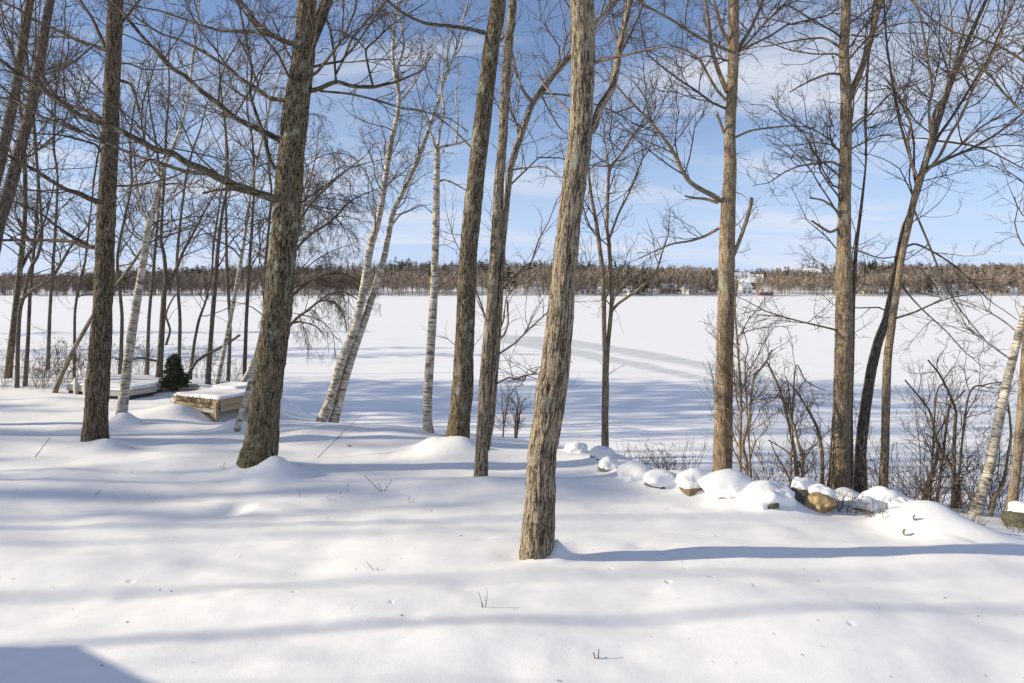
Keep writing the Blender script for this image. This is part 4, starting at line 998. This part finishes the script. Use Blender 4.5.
# ------------------------------------------------------------------ boulders with caps of snow
M['rock_tan'] = plain_mat('tan_granite', (0.34, 0.24, 0.12), .85, .45, 14)
M['rock_grey'] = plain_mat('grey_granite', (0.16, 0.15, 0.13), .9, .45, 12)
M['rock_green'] = plain_mat('mossy_granite', (0.085, 0.085, 0.055), .9, .5, 12)
M['rock_brown'] = plain_mat('brown_fieldstone', (0.24, 0.17, 0.10), .9, .45, 14)
import bmesh
def ico(sub):
    bm = bmesh.new(); bmesh.ops.create_icosphere(bm, subdivisions=sub, radius=1)
    V = np.array([v.co[:] for v in bm.verts]); T = np.array([[v.index for v in f.verts] for f in bm.faces]); bm.free()
    return V, T
ICO = ico(5)
def boulder(label, x0, d, z0, r, hh, seed=1, mat='rock_grey', cover=.1, thick=.11, dep=.85):
    """w: width in picture pixels; hh: height over width; cover: how far down the snow cap reaches (-1 whole stone, 1 none)"""
    rng = np.random.default_rng(seed)
    V, T = ICO
    q = V * 1.0
    dis = 1 + .36 * fbm(q * 1.05 + seed * 3.1, 2, seed) + .06 * fbm(q * 4 + seed, 3, seed + 5)
    soft = 1 + .36 * fbm(q * 1.05 + seed * 3.1, 1, seed)
    soft = soft * (1 + .30 * np.clip(.1 - V[:, 2], 0, 1))
    # a few flat broken faces
    for k in range(5):
        nrm = unit(rng.normal(size=3)); cut = rng.uniform(.68, .9)
        dp = (q * dis[:, None]) @ nrm
        over = np.maximum(dp - cut, 0)
        q = q - 0 * q
        dis = dis - over * .75
    W = q * dis[:, None] * np.array([r, r * dep, r * hh])
    org = np.array([x0, d, z0 + r * hh * (.55 if cover > .2 else .0)])
    thick = min(thick, .34 * r)
    root = empty('boulder', org); tag(root, label, 'boulder')
    link('stone', new_mesh('stone', W, None, T), M[mat], root)
    up = (V @ unit(np.array([.45, .55, .85])) if cover > .2 else V[:, 2]) + .15 * fbm(V * 1.3 + seed, 2, seed + 9)
    k = np.clip((up - cover) / .5, 0, 1); k = k * k * (3 - 2 * k)
    Ws = V * np.maximum(soft, dis + .01)[:, None] * np.array([r, r * dep, r * hh])
    C = (W * (1 - k[:, None]) + Ws * k[:, None]) * (1 + .06 * k[:, None]) + np.array([0, 0, 1]) * (thick * (k * (.85 + .14 * fbm(V * 1.0 + 4, 1, seed + 3)) - .02))[:, None] - unit(W) * (.02 * (1 - k))[:, None]
    keep = (up[T] > cover - .12).all(1)
    link('snow_cap', new_mesh('snow_cap', C, None, T[keep]), M['snow'], root)
    return root

for b_ in BOULDERS: boulder(**b_)

# ------------------------------------------------------------------ docks pulled up on the bank
M['deck'] = plain_mat('weathered_dock_wood', (0.34, 0.27, 0.17), .85, .55, 4, stretch=(1, 14, 14))
M['deck_grey'] = plain_mat('grey_dock_boards', (0.42, 0.40, 0.36), .85, .25, 3, stretch=(1, 10, 10))
M['float'] = plain_mat('black_dock_float', (0.03, 0.03, 0.032), .6, .3, 6)
M['post'] = plain_mat('pale_dock_post', (0.46, 0.43, 0.38), .8, .25, 9)
M['vine'] = plain_mat('dead_vine', (0.10, 0.065, 0.04), .9, .3, 20)

def snow_slab(xs, ys, zf, edge=.06):
    """a lumpy slab of snow lying on a rectangle (local coordinates)"""
    nx, ny = 34, 26
    X, Y = np.meshgrid(np.linspace(*xs, nx), np.linspace(*ys, ny))
    u_ = np.minimum.reduce([X - xs[0], xs[1] - X, Y - ys[0], ys[1] - Y])
    k = np.clip(u_ / edge, 0, 1); k = np.sqrt(1 - (1 - k) ** 2)
    Z = zf(X, Y) * k + .002
    Vt = np.stack([X, Y, Z], -1).reshape(-1, 3)
    i = np.arange(nx * ny).reshape(ny, nx)
    return Vt, np.stack([i[:-1, :-1], i[:-1, 1:], i[1:, 1:], i[1:, :-1]], -1).reshape(-1, 4)

def raised_dock():
    a = math.radians(26)
    c = at(218.5, 401, 15.0)
    # local frame: x along the lit front (towards the left), y along the right side (away)
    ex = np.array([-math.cos(a), math.sin(a), 0]); ey = np.array([math.sin(a), math.cos(a), 0])
    Wd, Dp = 1.42, 1.75
    root = empty('dock_section', c + ex * Wd / 2 + ey * Dp / 2); root.rotation_euler = (math.radians(0), 0, -a)
    # in the empty's own axes: x runs right along the front, y runs away
    tag(root, 'raised weathered wooden dock section with a lit plank front and snow on top', 'dock')
    hx, hy = Wd / 2, Dp / 2
    def part(name, mat, boxes, bev=.004):
        b = MB()
        for cc, ss in boxes: b.box(cc, ss)
        return b.build(name, mat, root, bevel=bev)
    part('front_board', M['deck'], [((0, -hy, -.035), (Wd, .035, .075))]); part('front_board', M['deck'], [((-.02, -hy + .006, -.135), (Wd - .03, .035, .085))]); part('front_board', M['deck_grey'], [((.01, -hy + .012, -.235), (Wd - .06, .035, .085))])
    part('side_board', M['deck'], [((hx - .002, .016, -.065), (.035, Dp - .04, .12))]); part('side_board', M['deck'], [((hx - .008, .02, -.195), (.035, Dp - .08, .12))])
    part('side_board', M['deck'], [((-hx + .002, .016, -.13), (.035, Dp - .04, .25))]); part('back_board', M['deck'], [((0, hy - .03, -.13), (Wd - .06, .035, .25))])
    part('decking', M['deck'], [((0, -hy + .07 + k * .142, .013), (Wd + .03, .132, .028)) for k in range(12)])
    for x in (-.2, .2): part('joist', M['deck'], [((x, 0, -.15), (.04, Dp - .1, .18))])
    for x, y, l in ((hx - .03, -hy - .037, .62), (hx - .22, -hy + .04, .72), (hx - .46, -hy + .05, .70), (-hx + .08, -hy + .06, .55), (hx - .05, hy - .1, .75), (-hx + .08, hy - .1, .7)):
        b = MB(); b.box((x, y, -l / 2 - .03), (.07, .07, l)); b.build('post', M['deck'], root, bevel=.005)
    b = MB(); b.box((hx - .34, -hy + .09, -.42), (.03, .05, .55), rot=[[math.cos(.5), 0, math.sin(.5)], [0, 1, 0], [-math.sin(.5), 0, math.cos(.5)]]); b.build('brace', M['deck'], root)
    Vs, Qs = snow_slab((-hx - .02, hx + .02), (-hy - .02, hy + .02), lambda X, Y: .05 + .025 * vnoise(np.stack([X * 2.3, Y * 2.3, 0 * X], -1), 71) + .05 * (Y > .15) * (X < .1))
    link('snow_layer', new_mesh('snow_layer', Vs + np.array([0, 0, .028]), Qs), M['snow'], root)
    # dead vines looping over the front face
    rng = np.random.default_rng(5); G = Geo()
    for k in range(12):
        x = rng.uniform(-hx, hx - .15); w = rng.uniform(.08, .22); dpt = rng.uniform(.1, .26)
        t = np.linspace(0, 1, 9)
        P = np.stack([x + w * (t - .5) * 2 * (1 + .2 * rng.random()), np.full(9, -hy - .03) - .02 * rng.random(9), .05 - dpt * np.sin(t * np.pi) + .02 * rng.normal(size=9)], 1)
        G.add(*tubes(P[None], np.full((1, 9), .006), 5))
    link('vine', G.mesh('vine', (0, 0, 0)), M['vine'], root)
raised_dock()

def low_dock(label, pa, pb, da, db, depth, posts, ramp_=False):
    A_ = at(*pa, da); B_ = at(*pb, db)
    L = np.linalg.norm((B_ - A_)[:2]); ang = math.atan2(B_[1] - A_[1], B_[0] - A_[0])
    mid = (A_ + B_) / 2
    mid[2] = max(g0(A_[0], A_[1]), g0(B_[0], B_[1])) - .05
    root = empty('dock_section', mid); root.rotation_euler = (0, 0, ang)
    tag(root, label, 'dock')
    b = MB(); b.box((0, depth / 2 - .01, .06), (L - .10, depth - .02, .13)); b.build('float', M['float'], root, bevel=.02)
    for yy in (0, depth):
        b = MB(); b.box((0, yy, .185), (L, .04, .12)); b.build('side_board', M['deck_grey'], root, bevel=.004)
    for s in (-1, 1):
        b = MB(); b.box((s * (L / 2 - .018), depth / 2, .183), (.036, depth - .05, .112)); b.build('end_board', M['deck_grey'], root, bevel=.004)
    b = MB(); k = int(L / .15)
    for i in range(k): b.box((-L / 2 + (i + .5) * L / k, depth / 2, .259), (L / k - .012, depth + .05, .026))
    b.build('decking', M['deck_grey'], root, bevel=.003)
    Vs, Qs = snow_slab((-L / 2, L / 2), (.06, depth), lambda X, Y: .04 + .03 * vnoise(np.stack([X * 1.7, Y * 2.3, 0 * X], -1), 72))
    link('snow_layer', new_mesh('snow_layer', Vs + np.array([0, 0, .271]), Qs), M['snow'], root)
    for x, y, l in posts:
        b = MB(); b.box((x * L / 2, y, l / 2 + .05), (.075, .075, l)); b.build('post', M['post'], root, bevel=.008)
low_dock('low grey floating dock section with two pale posts, left of the dark trunk', (67, 398, ), (128, 404), 17.6, 16.6, .75, [(-.62, -.062, .42), (-.30, -.062, .42)])
low_dock('low grey floating dock section behind the single leaning birch', (126, 404), (164, 397), 16.6, 17.9, .7, [])
b = MB(); o_ = at(180, 392, 18.2); o_[2] = g0(o_[0], o_[1]) + .06
b.box((0, 0, .0), (.95, .28, .05), rz=.25); b.box((0.02, 0.02, .052), (.8, .2, .05), rz=.32)
tag(b.build('plank_stack', M['deck_grey'], None, bevel=.004), 'short pile of grey planks at the right end of the low dock', 'planks').location = o_

# ------------------------------------------------------------------ small things on the snow
def weed(label, px_, py_, stems, seed, name='twig', cat_='twig', r=.0035, group=None, mat='twig'):
    d = hit(px_, py_)
    x0 = (px_ - 512) / F * d
    org = np.array([x0, d, g0(x0, d)])
    rng = np.random.default_rng(seed); G = Geo()
    for (dx, dy, dz) in stems:
        t = np.linspace(0, 1, 7)[:, None]
        P = np.array([0, 0, -.03]) + t * (np.array([dx, dy, dz]) + np.array([0, 0, .03])) + np.cumsum(rng.normal(size=(7, 3)) * .006, 0) * t
        P = P[None]; R = np.linspace(r, r * .5, 7)[None]
        G.add(*tubes(P, R, 5))
        P2, R2 = grow(P, R, rng, 9, (.3, .98), .3, .02, .12, (.4, .9), .2, 4, .15, .7, .003, .0018); G.add(*tubes(P2, R2, 3))
    o = link(name, G.mesh(name, (0, 0, 0)), M[mat]); o.location = org
    tag(o, label, cat_, group)
weed('forked V shaped twig poking out of the open snow before the nearest tree', 484, 608, [(-.035, 0, .12), (.045, .02, .12), (-.02, .02, .04)], 1)
weed('small bent twig in snow left of the nearest tree', 376, 571, [(-.07, .02, .06), (.02, 0, .02)], 2)
weed('crooked branching twig in the snow below the slim twin stemmed tree', 383, 492, [(-.28, .1, .20), (-.05, 0, .14), (.12, .02, .16)], 3, r=.005)
weed('short upright twig right of the crooked branching twig', 410, 503, [(-.02, 0, .10), (.05, 0, .05)], 4)
weed('thin twig left of the crooked branching twig', 348, 492, [(.01, 0, .13)], 5)
weed('small twig in the snow left of the thick mossy trunk base', 222, 470, [(.02, 0, .12), (-.06, 0, .09), (.06, 0, .06)], 6)
weed('small twig in shade right of the thick mossy trunk base', 300, 497, [(-.01, 0, .10)], 7)
weed('curled twig lying near the right of the thick mossy trunk', 335, 501, [(-.12, .02, .05), (.05, 0, .04)], 8)
weed('twig stub near the bottom of the open snow right of the forked twig', 597, 660, [(-.02, 0, .03), (.02, .01, .02)], 9, r=.006)
weed('long thin grey rod leaning right out of the snow before the leaning birches', 316, 458, [(.62, .5, .62)], 10, name='rod', cat_='stick', r=.006)
weed('thin bare stick leaning right in the snow at the left', 34, 457, [(.20, .05, .28)], 12, name='stick', cat_='stick', r=.007)
weed('small twig at the far left in the long shadow', 92, 495, [(.1, 0, .06), (-.05, 0, .03)], 13)

def leaf(label, px_, py_, seed, s=.06, upright=True):
    d = hit(px_, py_); x0 = (px_ - 512) / F * d
    n = 9; t = np.linspace(0, 1, n)
    w = np.sin(t * np.pi) ** .7 * s * .32
    ctr = np.stack([.012 * np.sin(t * 5 + seed), .02 * np.sin(t * 3.1), t * s * 1.5], 1) if upright else np.stack([t * s, .01 * np.sin(t * 6), .012 + .012 * np.sin(t * 4)], 1)
    sd = np.array([1, .35, 0]) if upright else np.array([0, 1, .1])
    V = np.concatenate([ctr - sd * w[:, None], ctr + np.array([0, -.012, 0]), ctr + sd * w[:, None]])
    Q = [[k * n + i, (k + 1) * n + i, (k + 1) * n + i + 1, k * n + i + 1] for k in (0, 1) for i in range(n - 1)]
    o = link('dry_leaf', new_mesh('dry_leaf', V, Q), M['leaf'])
    sol = o.modifiers.new('thickness', 'SOLIDIFY'); sol.thickness = .002
    o.location = (x0, d, g0(x0, d) - .006); o.rotation_euler = (0, 0, seed * .7)
    tag(o, label, 'leaf')
leaf('curled brown leaf upright on the snow mound, upper of two', 915, 522, 1, .055)
leaf('curled brown leaf upright on the snow mound, lower of two', 905, 536, 2, .055)
leaf('flat brown leaf lying on the snow bank right of the leaning birches', 350, 447, 3, .10, False)

def debris(n, seed):
    rng = np.random.default_rng(seed)
    d = 4.3 + 9.5 * rng.random(n) ** 1.2
    px_ = rng.uniform(-150, 1174, n)
    x = (px_ - 512) / F * d
    z = g(x, d) + .003
    a = rng.random(n) * 6.283
    l = rng.uniform(.0025, .0065, n) * rng.choice([1, 1, 1, 1.8], n); w = l * rng.uniform(.2, .6, n)
    ca, sa = np.cos(a), np.sin(a)
    def c(u_, v_): return np.stack([x + ca * l * u_ - sa * w * v_, d + sa * l * u_ + ca * w * v_, z + rng.uniform(0, .006, n)], 1)
    V = np.stack([c(-1, -1), c(1, -.7), c(.9, 1), c(-1, .8)], 1).reshape(-1, 3)
    o = link('bark_debris', new_mesh('bark_debris', V, np.arange(n * 4).reshape(-1, 4)), M['vine'])
    s = o.modifiers.new('thickness', 'SOLIDIFY'); s.thickness = .003
    tag(o, 'tiny dark flecks of bark and seeds scattered over the snow', 'debris', kind='stuff')
debris(200, 3)

# ------------------------------------------------------------------ houses across the lake
M['white_wall'] = plain_mat('white_clapboard', (0.72, 0.71, 0.69), .7, .06, 3)
M['grey_wall'] = plain_mat('blue_grey_clapboard', (0.30, 0.34, 0.42), .7, .1, 3)
M['tan_wall'] = plain_mat('tan_clapboard', (0.50, 0.42, 0.32), .7, .1, 3)
M['brown_wall'] = plain_mat('red_brown_siding', (0.25, 0.13, 0.09), .8, .1, 3)
M['glass'] = plain_mat('dark_window_glass', (0.03, 0.035, 0.045), .15, .2, 2)
def far_house(label, px_, y, w, dp, h, wall, turn=0.0, snowy=True):
    x0 = (px_ - 512) / F * y
    org = (x0, y, float(hill(np.array([x0]), np.array([y]))[0]) - .3)
    root = empty('lake_house', org); root.rotation_euler = (0, 0, turn); tag(root, label, 'house')
    b = MB(); b.box((0, 0, h / 2), (w, dp, h))
    rh = dp * .42
    b.poly([(-w / 2, -dp / 2, h), (-w / 2, dp / 2, h), (-w / 2, 0, h + rh - .05)], tris=[(0, 2, 1)]); b.poly([(w / 2, -dp / 2, h), (w / 2, dp / 2, h), (w / 2, 0, h + rh - .05)], tris=[(0, 1, 2)])
    b.build('wall', M[wall], root)
    b = MB(); e = .5
    for s in (-1, 1):
        y0, z0 = s * (dp / 2 + e), h - e * rh / (dp / 2)
        b.poly([(-w / 2 - e, y0, z0), (w / 2 + e, y0, z0), (w / 2 + e, 0, h + rh), (-w / 2 - e, 0, h + rh), (-w / 2 - e, y0, z0 + .35), (w / 2 + e, y0, z0 + .35), (w / 2 + e, 0, h + rh + .35), (-w / 2 - e, 0, h + rh + .35)],
               quads=[(0, 1, 2, 3), (4, 5, 6, 7), (0, 1, 5, 4), (2, 3, 7, 6), (0, 3, 7, 4), (1, 2, 6, 5)])
    b.build('roof', M['snow' if snowy else 'rock_grey'], root)
    nw = max(2, int(w / 2.6))
    for fl in range(1 if h < 4.5 else 2):
        for i in range(nw):
            b = MB(); b.box((-w / 2 + (i + .5) * w / nw, -dp / 2 - .02, 1.7 + fl * 2.7), (1.0, .06, 1.4)); b.build('window', M['glass'], root)
far_house('white two storey house with snowy roof in the clearing across the lake', 744, 412, 7, 6, 4.6, 'white_wall', .3)
far_house('blue grey house beside the white one in the clearing across the lake', 738, 424, 12, 8, 5.6, 'grey_wall', -.2)
far_house('white house high on the slope near the hill crest, left of two', 741, 560, 13, 9, 5.6, 'white_wall', .1)
far_house('white house high on the slope near the hill crest, right of two', 755, 575, 12, 9, 5.6, 'white_wall', -.2)
far_house('red brown house halfway up the clearing across the lake', 752, 470, 11, 8, 5.0, 'brown_wall', .2)
far_house('low red brown boathouse on the far shore right of the clearing', 765, 392, 8, 5, 2.5, 'brown_wall', 0)
far_house('white cottage across the lake between thin double tree and tan grey trunk', 690, 400, 8, 6, 3.4, 'white_wall', .5)
far_house('tan cottage on the far shore left of the white cottage', 668, 408, 9, 6, 3.6, 'tan_wall', -.1)
far_house('small white boathouse on the far shore right of the thin double tree', 634, 396, 7, 5, 3.0, 'white_wall', .2)
far_house('tan house on the far shore between right hand clump and pale tan stem', 868, 404, 9, 6, 3.6, 'tan_wall', .1)
far_house('white cottage on the far shore right of the pale tan stem', 948, 398, 10, 6, 3.2, 'white_wall', .1)
far_house('tan lakeside house on the far shore by the right frame edge', 998, 410, 10, 6, 3.6, 'tan_wall', -.1)
far_house('pale house on the hill crest between the tan grey trunk and the right hand clump', 812, 640, 15, 9, 7.5, 'white_wall', .1)
far_house('white cottage on the far shore right behind the nearest tree', 587, 398, 9, 5, 3.0, 'white_wall', .1)

# ------------------------------------------------------------------ trees left of the picture, plus pines and a shed added for their shadows
def copy_thing(o, loc, rz, sc):
    c = o.copy(); COL.objects.link(c)
    c.location = loc; c.rotation_euler = (0, 0, rz); c.scale = (sc, sc, sc)
    for ch in o.children:
        k = ch.copy(); COL.objects.link(k); k.parent = c
    return c
protos = []
GL = 'tall bare trees standing outside the left of the picture'
for i, (hh, w) in enumerate([(17, .34), (15, .26), (18, .40)]):
    d_ = (8.6, 18.0, 11.5)[i]; px_ = 512 - (27.0, 34.0, 23.0)[i] / d_ * F
    x0 = (px_ - 512) / F * d_
    py0 = HY + (CZ - g0(x0, d_)) / d_ * F
    r = random.Random(i)
    w0 = w / d_ * F
    tr = [(px_ + r.uniform(-.15, .15) * k / d_ * F, py0 - k * 1.5 / d_ * F, w0 * (1 - .075 * k)) for k in range(7)]
    o = tree('hardwood_tree', 'tall bare dark tree outside the left edge casting long shadows over the snow', tr, d=d_, H=hh, bark='oak', seed=140 + i, dens=.45, auto=(1.1, .3, .98), auto_len=(.9, 4.2), group=GL, fine=.5, sides=14, rough=.5)
    protos.append(o)
rr = random.Random(4)
spots = [(-25, 22.6), (-28, 25.2), (-30, 27.6), (-27.5, 24.4), (-32, 28.8), (-29.5, 26.4), (-34, 30.4), (-32.5, 30.0), (-36, 32.0), (-38, 33.6), (-34.5, 31.2), (-31, 28.0), (-26.5, 23.4), (-40, 35.2), (-24, 3.6), (-29, 5.0), (-26, 6.3), (-32, 6.0), (-22, 8.4), (-37, 4.0), (-46, 5.6), (-40, 7.4), (-34, 10.6), (-45, 13.0), (-33, 15.2), (-27, 18.2), (-40, 19.6), (-23, 21), (-33, 22.2), (-27, 23.6), (-35, 24.6), (-31, 25.6), (-38, 26.4), (-33, 27.4), (-41, 28.2), (-36, 29.2),
         (-43, 30.0), (-37, 31.0), (-47, 31.8), (-40, 32.8), (-45, 33.8), (-39, 34.6), (-50, 35.6), (-44, 36.8), (-55, 40), (-52, 46), (-60, 51), (-56, 54), (-65, 62), (-72, 72), (-68, 68), (-82, 86)]
for i, (x, y) in enumerate(spots):
    copy_thing(protos[i % 3], (x, y, g0(x, y) - .05), rr.uniform(0, 6.28), rr.uniform(.85, 1.0) if x > -33 and y < 10 else rr.uniform(1.05, 1.3) if y < 22 else rr.uniform(1.25, 1.55))
def pine(o_label, x, y, h, seed):  # pines added out of view to thicken the shade on lake and snow
    rng = np.random.default_rng(seed)
    org = np.array([x, y, g0(x, y) - .1])
    root = empty('shade_pine_tree', org); tag(root, o_label, 'tree', 'unseen pines added outside the left of the picture for shade')
    zz = np.linspace(-.2, h, 14)
    V, Q, A = tubes((np.stack([.1 * np.sin(zz * .4), .1 * np.cos(zz * .3), zz], 1))[None], np.linspace(.26, .03, 14)[None], 12)
    link('trunk', new_mesh('trunk', V, Q, attrs={'bark': A}), M['dark'], root)
    m = 110
    f = rng.uniform(.22, .98, m); a = rng.random(m) * 6.283
    L = (1 - f) ** .7 * h * .24 * rng.uniform(.6, 1.15, m) + .5
    t = np.linspace(0, 1, 7)
    B = np.stack([np.cos(a)[:, None] * L[:, None] * t, np.sin(a)[:, None] * L[:, None] * t, (f * h)[:, None] + L[:, None] * (.1 * t + .12 * t ** 2)[None]], -1)
    R = np.linspace(.04, .012, 7)[None].repeat(m, 0)
    G = Geo(); G.add(*tubes(B, R, 5))
    P2, R2 = grow(B, R, rng, 3.2, (.2, 1), .3, .25, .9, (.5, 1.0), .2, 4, .12, .6, .012, .006); G.add(*tubes(P2, R2, 4))
    link('branches', G.mesh('branches', (0, 0, 0)), M['dark'], root)
    p = P2[:, 1:].reshape(-1, 3); T = np.repeat(unit(P2[:, -1] - P2[:, 0]), 3, 0)
    p = np.repeat(p, 7, 0); T = np.repeat(T, 7, 0); q = len(p)
    n1 = unit(rng.normal(size=(q, 3)) + T * .7); s = unit(np.cross(n1, rng.normal(size=(q, 3)))) * .028
    V = np.stack([p - s, p + s, p + n1 * rng.uniform(.12, .24, q)[:, None]], 1).reshape(-1, 3)
    link('needles', new_mesh('needles', V, None, np.arange(q * 3).reshape(-1, 3)), M['needle'], root)
    return root
pn = pine('tall dark pine added unseen outside the left edge to shade lake and lawn', -33, 28.6, 17.5, 301)
for x, y, s in ((-38, 30.6, 1.25), (-41, 32.6, 1.3), (-46, 34.8, 1.35), (-43, 27.6, 1.3), (-52, 52, 1.1), (-60, 58, 1.1), (-74, 80, 1.2), (-52, 9.8, 1.3), (-50, 6.0, 1.2)):
    copy_thing(pn, (x, y, g0(x, y) - .1), rr.uniform(0, 6.28), s)
def shed():  # added out of view, sized so its shadow fills the lower left corner
    x1, y0, y1, hw, hr = -8.2, 1.6, 4.72, 2.05, 3.0
    zg = 2.6
    org = np.array([x1 - 2.5, (y0 + y1) / 2, zg])
    root = empty('shadow_shed', org); tag(root, 'unseen wooden shed with snowy gable roof, added outside the lower left for the corner shadow', 'shed')
    b = MB(); b.box((-.1, 0, hw / 2), (4.6, y1 - y0 - .5, hw)); b.build('wall', M['brown_wall'], root)
    h = (y1 - y0) / 2
    b = MB()
    for s in (-1, 1):
        b.poly([(-2.5, s * h, hw), (2.5, s * h, hw), (2.5, 0, hr), (-2.5, 0, hr), (-2.5, s * h, hw + .15), (2.5, s * h, hw + .15), (2.5, 0, hr + .15), (-2.5, 0, hr + .15)],
               quads=[(0, 1, 2, 3), (4, 5, 6, 7), (0, 1, 5, 4), (2, 3, 7, 6), (0, 3, 7, 4), (1, 2, 6, 5)])
    b.build('roof', M['snow'], root)
    b = MB(); b.poly([(2.28, -h + .25, hw), (2.28, h - .25, hw), (2.28, 0, hr - .05)], tris=[(0, 1, 2)]); b.build('gable', M['brown_wall'], root)
    b = MB(); b.box((2.21, 0, .95), (.05, .9, 1.9)); b.build('door', M['deck'], root)
shed()
